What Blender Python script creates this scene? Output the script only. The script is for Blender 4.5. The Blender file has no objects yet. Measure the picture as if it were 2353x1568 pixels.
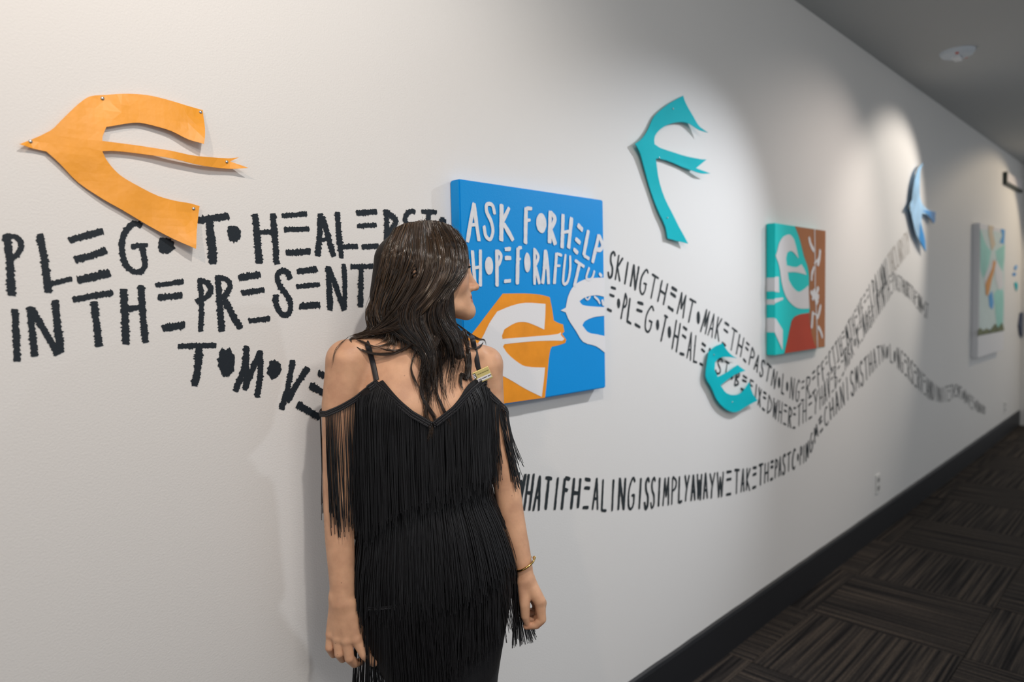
import bpy, bmesh, math, random
import numpy as np
from mathutils import Vector, Matrix, geometry
from mathutils.bvhtree import BVHTree

rnd = random.Random(7)
nrs = np.random.RandomState(11)
SC = bpy.context.scene
COL = SC.collection

# ------------------------------------------------------------------ camera
W, H, F = 2353.0, 1568.0, 1569.0
CX, CY = W / 2, H / 2
VX, VY = 2745.0, 662.0                    # where the wall's level lines meet
VZX = 1800.0
_xc = Vector((VX - CX, -(VY - CY), -F))
_yv = ((VZX - CX) * (VX - CX) + F * F) / (CY - VY) + CY   # vertical lines meet far below
_zc = -Vector((VZX - CX, -(_yv - CY), -F))
_xc.normalize(); _zc.normalize()
_yc = _zc.cross(_xc)
R_WC = Matrix((( _xc.x, _yc.x, _zc.x), (_xc.y, _yc.y, _zc.y), (_xc.z, _yc.z, _zc.z)))
R_CW = R_WC.transposed()
CAM = Vector((0.0, -1.37, 1.50))
cd = bpy.data.cameras.new('camera')
cam = bpy.data.objects.new('camera', cd); COL.objects.link(cam)
cam.matrix_world = Matrix.Translation(CAM) @ R_CW.to_4x4()
cd.sensor_width = 36.0; cd.sensor_fit = 'HORIZONTAL'; cd.lens = F / W * 36.0
cd.clip_start = 0.05; cd.clip_end = 60
cd.dof.use_dof = True; cd.dof.focus_distance = 1.45; cd.dof.aperture_fstop = 2.4
SC.camera = cam

# ------------------------------------------------------------------ world, exposure
SC.view_settings.view_transform = 'Standard'
SC.view_settings.look = 'None'
SC.view_settings.gamma = 1.0
SC.view_settings.use_curve_mapping = False
SC.view_settings.exposure = 0.0
wd = bpy.data.worlds.new('world'); SC.world = wd; wd.use_nodes = True
bg = wd.node_tree.nodes['Background']
bg.inputs['Color'].default_value = (0.71, 0.74, 0.77, 1)
bg.inputs['Strength'].default_value = 0.62

# ------------------------------------------------------------------ gallery track lights (out of frame, near the ceiling)
def spot(x, y, z, tx, tz, energy, color, size, blend=0.5, radius=0.03, ty=0.0):
    l = bpy.data.lights.new('track_light', 'SPOT')
    l.energy = energy; l.color = color; l.spot_size = math.radians(size); l.spot_blend = blend
    l.shadow_soft_size = radius
    o = bpy.data.objects.new('track_light', l); COL.objects.link(o)
    o.location = (x, y, z)
    d = Vector((tx, ty, tz)) - Vector((x, y, z))
    o.rotation_euler = d.to_track_quat('-Z', 'Y').to_euler()
    return o
spot(-0.7, -1.20, 2.8, 0.20, 1.35, 34, (1.0, 0.76, 0.58), 92, 0.8)
spot(0.50, -1.30, 2.8, 0.65, 1.25, 52, (1.0, 0.92, 0.84), 112, 0.7)
spot(3.31, -1.30, 2.8, 2.02, 1.15, 142, (0.90, 0.94, 1.0), 60, 1.0)
spot(4.45, -1.25, 2.8, 3.60, 1.50, 58, (1.0, 0.86, 0.76), 78, 1.0)
spot(5.45, -1.05, 2.8, 4.85, 1.90, 66, (1.0, 0.90, 0.79), 66, 0.6)
spot(9.0, -1.30, 2.8, 8.00, 1.10, 50, (1.0, 0.81, 0.58), 98, 0.25)
al = bpy.data.lights.new('room_light', 'AREA'); al.shape = 'RECTANGLE'; al.size = 1.2; al.size_y = 0.3; al.energy = 19; al.color = (1.0, 0.93, 0.86)
ao = bpy.data.objects.new('room_light', al); COL.objects.link(ao); ao.location = (0.3, -3.1, 2.7)
ao.rotation_euler = (Vector((0.9, -0.3, 1.2)) - ao.location).to_track_quat('-Z', 'Y').to_euler()

# ------------------------------------------------------------------ pixel <-> place
def ray(px, py):
    return R_CW @ Vector((px - CX, -(py - CY), -F))
def on_wall(px, py, y=0.0):
    """point of the plane parallel to the wall at world y"""
    r = ray(px, py); t = (y - CAM.y) / r.y
    return CAM + r * t
def on_z(px, py, z=0.0):
    r = ray(px, py); t = (z - CAM.z) / r.z
    return CAM + r * t
def on_x(px, py, x):
    r = ray(px, py); t = (x - CAM.x) / r.x
    return CAM + r * t

# ------------------------------------------------------------------ helpers
def srgb(r, g, b):
    f = lambda c: ((c / 255 + 0.055) / 1.055) ** 2.4 if c > 10.3 else c / 255 / 12.92
    return (f(r), f(g), f(b), 1.0)
def mat(name, color, rough=0.6, metal=0.0, spec=0.5, bump=None, vary=None, coat=0.0):
    m = bpy.data.materials.new(name); m.use_nodes = True
    nt = m.node_tree; b = nt.nodes['Principled BSDF']
    b.inputs['Base Color'].default_value = color
    b.inputs['Roughness'].default_value = rough
    b.inputs['Metallic'].default_value = metal
    b.inputs['Specular IOR Level'].default_value = spec
    if coat: b.inputs['Coat Weight'].default_value = coat
    tc = nt.nodes.new('ShaderNodeTexCoord')
    if vary:                                    # (scale, amount)
        n = nt.nodes.new('ShaderNodeTexNoise'); n.inputs['Scale'].default_value = vary[0]
        n.inputs['Detail'].default_value = 5
        nt.links.new(tc.outputs['Object'], n.inputs['Vector'])
        r = nt.nodes.new('ShaderNodeMapRange')
        r.inputs['From Min'].default_value = 0.3; r.inputs['From Max'].default_value = 0.7
        r.inputs['To Min'].default_value = 1 - vary[1]; r.inputs['To Max'].default_value = 1 + vary[1]
        nt.links.new(n.outputs['Fac'], r.inputs['Value'])
        mx = nt.nodes.new('ShaderNodeMix'); mx.data_type = 'RGBA'; mx.blend_type = 'MULTIPLY'
        mx.inputs['Factor'].default_value = 1.0
        mx.inputs['A'].default_value = color
        nt.links.new(r.outputs['Result'], mx.inputs['B'])
        nt.links.new(mx.outputs['Result'], b.inputs['Base Color'])
    if bump:                                    # (scale, strength, distance)
        n = nt.nodes.new('ShaderNodeTexNoise'); n.inputs['Scale'].default_value = bump[0]
        n.inputs['Detail'].default_value = 3
        nt.links.new(tc.outputs['Object'], n.inputs['Vector'])
        bp = nt.nodes.new('ShaderNodeBump'); bp.inputs['Strength'].default_value = bump[1]
        bp.inputs['Distance'].default_value = bump[2]
        nt.links.new(n.outputs['Fac'], bp.inputs['Height'])
        nt.links.new(bp.outputs['Normal'], b.inputs['Normal'])
    return m
def link(name, me, material=None, parent=None, smooth=False, loc=None):
    if material: me.materials.append(material)
    o = bpy.data.objects.new(name, me); COL.objects.link(o)
    if parent: o.parent = parent
    if loc is not None: o.location = loc
    if smooth: me.polygons.foreach_set('use_smooth', [True] * len(me.polygons))
    return o
def mesh(name, verts, faces):
    me = bpy.data.meshes.new(name); me.from_pydata([tuple(v) for v in verts], [], [tuple(f) for f in faces]); me.update()
    return me
def tag(o, label=None, cat=None, group=None, kind=None):
    if label: o['label'] = label
    if cat: o['category'] = cat
    if group: o['group'] = group
    if kind: o['kind'] = kind
    return o
def empty(name, loc=(0, 0, 0), parent=None):
    o = bpy.data.objects.new(name, None); COL.objects.link(o); o.location = loc
    o.empty_display_size = 0.05
    if parent: o.parent = parent
    return o
def box(name, x0, x1, y0, y1, z0, z1, material, parent=None, bevel=0.0):
    bm = bmesh.new()
    bmesh.ops.create_cube(bm, size=1)
    for v in bm.verts:
        v.co = Vector((x0 + (v.co.x + .5) * (x1 - x0), y0 + (v.co.y + .5) * (y1 - y0), z0 + (v.co.z + .5) * (z1 - z0)))
    if bevel:
        bmesh.ops.bevel(bm, geom=bm.edges[:], offset=bevel, segments=2, affect='EDGES', profile=0.5)
    me = bpy.data.meshes.new(name); bm.to_mesh(me); bm.free()
    return link(name, me, material, parent)
def catmull(pts, n):
    """resample a polyline smoothly, n samples per span"""
    P = [np.array(p, float) for p in pts]
    if len(P) < 3:
        return [P[0] + (P[-1] - P[0]) * t for t in np.linspace(0, 1, n + 1)]
    Q = [2 * P[0] - P[1]] + P + [2 * P[-1] - P[-2]]
    out = []
    for i in range(1, len(Q) - 2):
        for k in range(n):
            t = k / n
            a, b, c, d = Q[i - 1], Q[i], Q[i + 1], Q[i + 2]
            out.append(.5 * ((2 * b) + (c - a) * t + (2 * a - 5 * b + 4 * c - d) * t * t + (3 * b - a - 3 * c + d) * t ** 3))
    out.append(P[-1])
    return out
def tube_mesh(name, paths, radii, sides=3):
    """many tubes in one mesh; paths: list of (n,3) arrays, radii: list of scalars or arrays"""
    V, FA = [], []
    base = 0
    ang = np.arange(sides) * 2 * math.pi / sides
    for P, r in zip(paths, radii):
        P = np.asarray(P, float); n = len(P)
        r = np.broadcast_to(np.asarray(r, float), (n,))
        T = np.gradient(P, axis=0); T /= (np.linalg.norm(T, axis=1)[:, None] + 1e-12)
        ref = np.where(np.abs(T[:, 2:3]) > 0.8, np.array([[0., 1, 0]]), np.array([[0., 0, 1]]))
        if np.abs(T[:, 2]).max() > 0.8 and np.abs(T[:, 1]).max() < 0.9: ref = np.tile([[0., 1, 0]], (n, 1))
        A = np.cross(T, ref); A /= (np.linalg.norm(A, axis=1)[:, None] + 1e-12)
        B = np.cross(T, A)
        ring = P[:, None, :] + r[:, None, None] * (np.cos(ang)[None, :, None] * A[:, None, :] + np.sin(ang)[None, :, None] * B[:, None, :])
        V.append(ring.reshape(-1, 3))
        i = np.arange(n - 1)[:, None] * sides; s = np.arange(sides)[None, :]; s2 = (s + 1) % sides
        q = np.stack([i + s, i + s2, i + sides + s2, i + sides + s], -1).reshape(-1, 4) + base
        FA.append(q)
        base += n * sides
    V = np.concatenate(V); FA = np.concatenate(FA)
    me = bpy.data.meshes.new(name)
    me.vertices.add(len(V)); me.vertices.foreach_set('co', V.astype(np.float32).ravel())
    me.loops.add(FA.size); me.loops.foreach_set('vertex_index', FA.astype(np.int32).ravel())
    me.polygons.add(len(FA)); me.polygons.foreach_set('loop_start', np.arange(0, FA.size, 4, dtype=np.int32))
    me.update(calc_edges=True)
    me.polygons.foreach_set('use_smooth', np.ones(len(FA), bool))
    return me

# ------------------------------------------------------------------ materials
M_wall = mat('painted_wall', (0.78, 0.775, 0.765, 1), 0.62, spec=0.35, bump=(260, 0.28, 0.002), vary=(1.2, 0.01))
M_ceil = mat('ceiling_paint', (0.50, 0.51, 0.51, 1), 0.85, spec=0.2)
M_base = mat('black_rubber', (0.012, 0.013, 0.016, 1), 0.5)
M_floorbase = mat('floor_slab', (0.03, 0.03, 0.032, 1), 0.9)

def carpet_mat():
    m = bpy.data.materials.new('striped_carpet'); m.use_nodes = True
    nt = m.node_tree; b = nt.nodes['Principled BSDF']; b.inputs['Roughness'].default_value = 0.95
    b.inputs['Specular IOR Level'].default_value = 0.15
    tc = nt.nodes.new('ShaderNodeTexCoord'); oi = nt.nodes.new('ShaderNodeObjectInfo')
    mp = nt.nodes.new('ShaderNodeMapping'); mp.inputs['Scale'].default_value = (1.2, 75, 1)
    add = nt.nodes.new('ShaderNodeVectorMath'); add.operation = 'ADD'
    mul = nt.nodes.new('ShaderNodeVectorMath'); mul.operation = 'SCALE'; mul.inputs['Scale'].default_value = 37.0
    cmb = nt.nodes.new('ShaderNodeCombineXYZ')
    nt.links.new(oi.outputs['Random'], cmb.inputs['X']); nt.links.new(oi.outputs['Random'], cmb.inputs['Y'])
    nt.links.new(cmb.outputs['Vector'], mul.inputs[0])
    nt.links.new(tc.outputs['Object'], mp.inputs['Vector'])
    nt.links.new(mp.outputs['Vector'], add.inputs[0]); nt.links.new(mul.outputs['Vector'], add.inputs[1])
    n = nt.nodes.new('ShaderNodeTexNoise'); n.inputs['Scale'].default_value = 1.0; n.inputs['Detail'].default_value = 2
    nt.links.new(add.outputs['Vector'], n.inputs['Vector'])
    cr = nt.nodes.new('ShaderNodeValToRGB'); e = cr.color_ramp.elements
    e[0].position = 0.36; e[0].color = (0.012, 0.012, 0.014, 1)
    e[1].position = 0.64; e[1].color = (0.085, 0.072, 0.062, 1)
    k = e.new(0.5); k.color = (0.040, 0.037, 0.036, 1)
    nt.links.new(n.outputs['Fac'], cr.inputs['Fac'])
    n2 = nt.nodes.new('ShaderNodeTexNoise'); n2.inputs['Scale'].default_value = 420
    nt.links.new(tc.outputs['Object'], n2.inputs['Vector'])
    mx = nt.nodes.new('ShaderNodeMix'); mx.data_type = 'RGBA'; mx.blend_type = 'MULTIPLY'; mx.inputs['Factor'].default_value = 0.8
    cr2 = nt.nodes.new('ShaderNodeValToRGB'); cr2.color_ramp.elements[0].position = 0.35; cr2.color_ramp.elements[1].position = 0.6
    cr2.color_ramp.elements[0].color = (0.3, 0.3, 0.32, 1); cr2.color_ramp.elements[1].color = (1.3, 1.2, 1.1, 1)
    nt.links.new(n2.outputs['Fac'], cr2.inputs['Fac'])
    nt.links.new(cr.outputs['Color'], mx.inputs['A']); nt.links.new(cr2.outputs['Color'], mx.inputs['B'])
    nt.links.new(mx.outputs['Result'], b.inputs['Base Color'])
    bp = nt.nodes.new('ShaderNodeBump'); bp.inputs['Strength'].default_value = 0.6; bp.inputs['Distance'].default_value = 0.004
    nt.links.new(n.outputs['Fac'], bp.inputs['Height']); nt.links.new(bp.outputs['Normal'], b.inputs['Normal'])
    return m
M_carpet = carpet_mat()

# ------------------------------------------------------------------ the room
CEIL = 2.90; XEND = 9.42; XBACK = -2.6
wall = box('wall_back', XBACK, XEND, 0.0, 0.12, -0.02, CEIL, M_wall); tag(wall, 'white textured wall with hand painted black lettering and art', kind='structure')
ceiling = box('ceiling', XBACK, XEND + 0.12, -1.9, 0.12, CEIL, CEIL + 0.1, M_ceil); tag(ceiling, 'plain grey shadowed ceiling', kind='structure')
floor = box('floor', XBACK, XEND + 0.12, -5.0, 0.12, -0.06, -0.012, M_floorbase); tag(floor, 'floor of dark striped carpet tiles', kind='structure')
wend = box('wall_end', XEND, XEND + 0.12, -0.5, 0.0, -0.02, CEIL, M_wall); tag(wend, 'end wall of the corridor', kind='structure')
bm = bmesh.new()
prof = [(0, 0.0), (-0.012, 0.0), (-0.012, 0.150), (-0.009, 0.162), (-0.003, 0.168), (0, 0.168)]
xs = np.linspace(XBACK, XEND, 140)
rows = []
for x in xs:
    j = nrs.uniform(-0.0008, 0.0015)
    rows.append([bm.verts.new((x, p[0], p[1] + (j if p[1] > 0.15 else 0))) for p in prof])
for a, b_ in zip(rows[:-1], rows[1:]):
    for k in range(len(prof) - 1): bm.faces.new((a[k], b_[k], b_[k + 1], a[k + 1]))
me = bpy.data.meshes.new('baseboard_back'); bm.to_mesh(me); bm.free()
tag(link('baseboard_back', me, M_base), 'black baseboard along the white wall', kind='structure')
# white caulk smears where the wall paint meets the baseboard
# carpet tiles: stripes run along the wall or across it
def tile_mesh(w, l):
    bm = bmesh.new(); bmesh.ops.create_cube(bm, size=1)
    for v in bm.verts: v.co = Vector((v.co.x * (l - 0.002), v.co.y * (w - 0.002), v.co.z * 0.012))
    bmesh.ops.bevel(bm, geom=[e for e in bm.edges if all(v.co.z > 0 for v in e.verts)], offset=0.002, segments=1, affect='EDGES')
    me = bpy.data.meshes.new('carpet_tile'); bm.to_mesh(me); bm.free(); me.materials.append(M_carpet)
    return me
TS = 0.618
tm = tile_mesh(TS, TS)
X0T = 3.85 - 6 * TS
Y0T = -0.113
edge_tm = tile_mesh(0.113, TS)
edge_tm2 = tile_mesh(TS, 0.113)
for i in range(-3, 16):
    for j in range(-1, 6):
        if X0T + (i + 1) * TS > XEND + 0.3 or X0T + i * TS < XBACK: continue
        turned = (i + j) % 2 == 1
        yy = Y0T - (j + .5) * TS if j >= 0 else Y0T / 2
        me_ = tm if j >= 0 else (edge_tm2 if turned else edge_tm)
        o = bpy.data.objects.new('carpet_tile', me_); COL.objects.link(o); o.parent = floor
        o.location = (X0T + (i + .5) * TS, yy, -0.006)
        o.rotation_euler.z = math.pi / 2 if turned else 0.0
# ------------------------------------------------------------------ paint, lettering
def paint_mat(name, color, rough=0.5, dry=0.0, vary=None, bump=(300, 0.3, 0.001)):
    m = mat(name, color, rough, spec=0.25, bump=bump, vary=vary)
    if dry:                                     # bristle gaps towards the edges of a brush stroke
        nt = m.node_tree; b = nt.nodes['Principled BSDF']
        at = nt.nodes.new('ShaderNodeAttribute'); at.attribute_name = 'edge'
        tc = nt.nodes.new('ShaderNodeTexCoord')
        n = nt.nodes.new('ShaderNodeTexNoise'); n.inputs['Scale'].default_value = 330; n.inputs['Detail'].default_value = 2
        nt.links.new(tc.outputs['Object'], n.inputs['Vector'])
        a = nt.nodes.new('ShaderNodeMath'); a.operation = 'MULTIPLY_ADD'
        a.inputs[1].default_value = -dry; a.inputs[2].default_value = 1.0
        p = nt.nodes.new('ShaderNodeMath'); p.operation = 'POWER'; p.inputs[1].default_value = 2.2
        nt.links.new(at.outputs['Fac'], p.inputs[0]); nt.links.new(p.outputs[0], a.inputs[0])
        c = nt.nodes.new('ShaderNodeMath'); c.operation = 'ADD'
        nt.links.new(n.outputs['Fac'], c.inputs[0]); nt.links.new(a.outputs[0], c.inputs[1])
        g = nt.nodes.new('ShaderNodeMath'); g.operation = 'GREATER_THAN'; g.inputs[1].default_value = 0.93
        nt.links.new(c.outputs[0], g.inputs[0]); nt.links.new(g.outputs[0], b.inputs['Alpha'])
    return m
M_ink = paint_mat('black_wall_paint', srgb(34, 42, 50), 0.55, dry=0.55)
M_inkfar = paint_mat('black_marker', srgb(44, 51, 55), 0.6)
M_inkgrey = paint_mat('dry_grey_paint', srgb(165, 158, 150), 0.7)
M_white = paint_mat('white_canvas_paint', (0.80, 0.80, 0.82, 1), 0.5)
M_chalk = paint_mat('white_brush_letters', (0.74, 0.76, 0.80, 1), 0.5, vary=(60, 0.06))
M_blue = paint_mat('blue_canvas_paint', srgb(0, 147, 226), 0.45, vary=(3, 0.03))
M_orange = paint_mat('orange_canvas_paint', srgb(240, 152, 38), 0.5, vary=(14, 0.10))
M_teal = paint_mat('teal_canvas_paint', srgb(20, 216, 214), 0.55)
M_red = paint_mat('red_orange_paint', srgb(188, 62, 30), 0.5, vary=(5, 0.08))
M_brown = paint_mat('copper_brown_paint', srgb(170, 108, 62), 0.5, vary=(5, 0.08))
M_tealpaper = mat('teal_painted_paper', srgb(0, 184, 196), 0.65, spec=0.15, vary=(6, 0.05))
M_orangepaper = mat('orange_painted_paper', srgb(247, 166, 48), 0.45, vary=(16, 0.06), bump=(30, 0.35, 0.004))
M_pin = mat('steel_pin', (0.55, 0.58, 0.6, 1), 0.35, metal=0.9)

def stroke_mesh(name, strokes, rag=0.12, step=None, seed=0, dotseg=26):
    """strokes: ('l', [(x,z)..] metres, width) or ('o', cx, cz, rx, rz); flat paint in the XZ plane, local y = 0"""
    rs = np.random.RandomState(seed)
    V, FA, E = [], [], []
    for si, s in enumerate(strokes):
        y = -0.00003 * si
        if s[0] == 'o':
            _, cx, cz, rx, rz = s
            b = len(V); V.append((cx, y, cz)); E.append(0.0)
            a = np.linspace(0, 2 * math.pi, dotseg, endpoint=False)
            r = 1 + rag * 0.8 * rs.uniform(-1, 1, dotseg)
            for k in range(dotseg):
                V.append((cx + math.cos(a[k]) * rx * r[k], y, cz + math.sin(a[k]) * rz * r[k])); E.append(1.0)
            for k in range(dotseg): FA.append((b, b + 1 + k, b + 1 + (k + 1) % dotseg))
            continue
        _, pts, w = s
        P = np.array(catmull(pts, 8) if len(pts) > 2 else pts, float)
        seg = np.linalg.norm(np.diff(P, axis=0), axis=1); L = np.concatenate([[0], np.cumsum(seg)])
        st = step or max(w * 0.3, 0.002)
        n = max(3, int(L[-1] / st) + 1)
        t = np.linspace(0, L[-1], n)
        Q = np.stack([np.interp(t, L, P[:, 0]), np.interp(t, L, P[:, 1])], 1)
        T = np.gradient(Q, axis=0); T /= np.linalg.norm(T, axis=1)[:, None] + 1e-9
        N = np.stack([-T[:, 1], T[:, 0]], 1)
        slow = np.interp(t, np.linspace(0, L[-1], 6), rs.uniform(0.88, 1.08, 6))
        e1 = slow * (1 + rag * rs.uniform(-1, 1, n) + rag * 2.2 * (rs.rand(n) > .72) * rs.rand(n))
        e2 = slow * (1 + rag * rs.uniform(-1, 1, n) + rag * 2.2 * (rs.rand(n) > .72) * rs.rand(n))
        end = np.clip(np.minimum(t, L[-1] - t) / (w * 0.35) + 0.72, 0, 1)
        b = len(V)
        jag = rs.uniform(-.12, .12, (2, 2)) * w
        for k in range(n):
            q = Q[k].copy()
            a_ = q + N[k] * w / 2 * e1[k] * end[k]; c_ = q - N[k] * w / 2 * e2[k] * end[k]
            if k == 0: a_ = a_ + T[k] * jag[0, 0]; c_ = c_ + T[k] * jag[0, 1]
            if k == n - 1: a_ = a_ + T[k] * jag[1, 0]; c_ = c_ + T[k] * jag[1, 1]
            V += [(a_[0], y, a_[1]), (q[0], y, q[1]), (c_[0], y, c_[1])]; E += [1.0, 0.0, 1.0]
        for k in range(n - 1):
            i = b + 3 * k
            FA += [(i, i + 1, i + 4, i + 3), (i + 1, i + 2, i + 5, i + 4)]
    me = mesh(name, V, FA)
    at = me.attributes.new('edge', 'FLOAT', 'POINT'); at.data.foreach_set('value', E)
    return me
def px_strokes(strokes, ox, oy, sc, y):
    """strokes given in pixels of a crop -> metres on the plane y"""
    out = []
    for s in strokes:
        if s[0] == 'o':
            _, cx, cy, rx, ry = s
            c = on_wall(ox + cx / sc, oy + cy / sc, y); a = on_wall(ox + (cx + rx) / sc, oy + cy / sc, y); b = on_wall(ox + cx / sc, oy + (cy - ry) / sc, y)
            out.append(('o', c.x, c.z, a.x - c.x, b.z - c.z))
        else:
            _, pts, w = s
            q = [on_wall(ox + p[0] / sc, oy + p[1] / sc, y) for p in pts]
            m = pts[len(pts) // 2]
            dx, dy = pts[-1][0] - pts[0][0], pts[-1][1] - pts[0][1]; l = math.hypot(dx, dy) or 1
            a = on_wall(ox + (m[0] - dy / l * w / 2) / sc, oy + (m[1] + dx / l * w / 2) / sc, y)
            b = on_wall(ox + (m[0] + dy / l * w / 2) / sc, oy + (m[1] - dx / l * w / 2) / sc, y)
            t = Vector((q[-1].x - q[0].x, q[-1].z - q[0].z)); d = Vector((a.x - b.x, a.z - b.z))
            if t.length > 1e-6:
                t.normalize(); ww = abs(d.x * -t.y + d.y * t.x)
            else: ww = d.length
            out.append(('l', [(p.x, p.z) for p in q], ww))
    return out
SEED = [100]
def letter(strokes_m, parent, material, y, rag, name='letter', step=None):
    SEED[0] += 1
    me = stroke_mesh(name, strokes_m, rag=rag, seed=SEED[0], step=step)
    o = link(name, me, material, parent); o.location = (0, y, 0)
    return o
def L(w, *p): return ('l', list(p), w)

CB = (0, 460, 3.016); CC = (380, 460, 3.0147); CD = (1000, 380, 2.705)
left_lines = [
 ('PLE GO TO HEALERS TO', [
  (CB, [L(58,(45,232),(68,430),(80,662)), L(42,(40,245),(120,262),(146,320),(120,375),(80,405))]),
  (CB, [L(52,(275,232),(308,420),(335,642)), L(34,(320,590),(400,568),(500,545))]),
  (CB, [L(46,(475,280),(715,212)), L(50,(515,410),(625,388),(735,345)), L(52,(532,558),(762,505))]),
  (CB, [L(44,(985,178),(925,165),(868,220),(842,320),(868,440),(920,492),(975,492),(1002,445),(985,318)), L(34,(905,322),(1025,310))]),
  (CB, [('o',1150,315,60,60)]),
  (CB, [L(46,(1366,142),(1587,108)), L(56,(1450,140),(1478,442))]),
  (CB, [('o',1622,232,48,62)]),
  (CC, [L(48,(620,95),(635,260),(648,440)), L(42,(742,92),(758,280),(770,445)), L(34,(640,225),(760,218))]),
  (CC, [L(32,(805,110),(980,95)), L(34,(820,205),(998,200)), L(42,(832,366),(1005,356))]),
  (CC, [L(38,(1072,92),(1068,230),(1052,388)), L(36,(1085,110),(1125,250),(1165,392)), L(26,(1065,282),(1130,266))]),
  (CC, [L(38,(1190,82),(1200,240),(1220,405)), L(34,(1215,326),(1332,320))]),
  (CC, [L(38,(1320,90),(1465,80)), L(32,(1325,180),(1463,172)), L(36,(1358,326),(1480,318))]),
  (CC, [L(34,(1525,65),(1532,160),(1525,340)), L(34,(1525,82),(1590,130),(1588,170),(1540,240)), L(30,(1540,230),(1600,335))]),
  (CC, [L(30,(1732,85),(1700,78),(1665,105),(1662,150),(1715,220),(1728,290),(1690,335))]),
  (CC, [L(32,(1770,80),(1880,84)), L(34,(1820,85),(1815,330))]),
  (CC, [('o',1920,150,26,34)]),
 ]),
 ('IN THE PRESENT', [
  (CB, [L(50,(102,755),(110,930),(117,1118))]),
  (CB, [L(50,(205,735),(222,900),(240,1085)), L(50,(215,750),(310,910),(402,1072)), L(52,(380,692),(400,880),(422,1060))]),
  (CB, [L(42,(503,690),(785,640)), L(50,(650,700),(668,860),(685,1018))]),
  (CB, [L(52,(855,615),(865,800),(872,1000)), L(46,(975,588),(990,800),(1008,990)), L(38,(870,760),(985,738))]),
  (CB, [L(34,(1075,592),(1272,565)), L(44,(1090,677),(1265,658)), L(50,(1122,888),(1282,866))]),
  (CB, [L(36,(1382,540),(1395,700),(1390,912)), L(38,(1378,552),(1440,580),(1458,630),(1420,680),(1355,706))]),
  (CB, [L(44,(1508,522),(1520,700),(1535,912)), L(38,(1505,532),(1575,555),(1590,605),(1540,690)), L(42,(1555,690),(1610,795),(1668,892))]),
  (CC, [L(46,(502,540),(660,515)), L(38,(525,645),(687,620)), L(34,(575,838),(725,820))]),
  (CC, [L(40,(865,550),(840,500),(800,492),(772,530),(790,592),(842,660),(866,720),(855,780),(822,796),(788,770),(764,712),(765,655))]),
  (CC, [L(44,(910,496),(1052,478)), L(34,(905,600),(1070,584)), L(42,(925,737),(1070,725))]),
  (CC, [L(40,(1126,458),(1133,600),(1140,765)), L(36,(1128,465),(1180,600),(1237,765)), L(32,(1234,440),(1242,600),(1240,760))]),
  (CC, [L(34,(1280,462),(1442,458)), L(36,(1354,465),(1352,600),(1350,742))]),
 ]),
 ('TO MOVE', [
  (CC, [L(36,(85,1012),(352,1005)), L(50,(232,1020),(225,1150),(200,1288))]),
  (CC, [('o',423,1122,64,96)]),
  (CC, [L(40,(562,1008),(545,1150),(482,1328)), L(34,(562,1020),(562,1180),(550,1318)), L(38,(655,1045),(600,1180),(553,1305)), L(42,(656,1040),(656,1200),(635,1370))]),
  (CC, [('o',752,1176,50,66)]),
  (CC, [L(40,(882,1108),(850,1280),(802,1452)), L(42,(988,1158),(900,1290),(840,1400))]),
  (CC, [L(40,(1055,1195),(1140,1235)), L(44,(998,1282),(1110,1345)), L(46,(910,1415),(1072,1508))]),
 ])]
for text, letters in left_lines:
    root = empty('painted_lettering', parent=wall)
    root['label'] = 'large black brush-painted words %s' % text
    for c, st in letters:
        letter(px_strokes(st, c[0], c[1], c[2], 0.0), root, M_ink, -0.0012, 0.19, step=0.0018)

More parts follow.
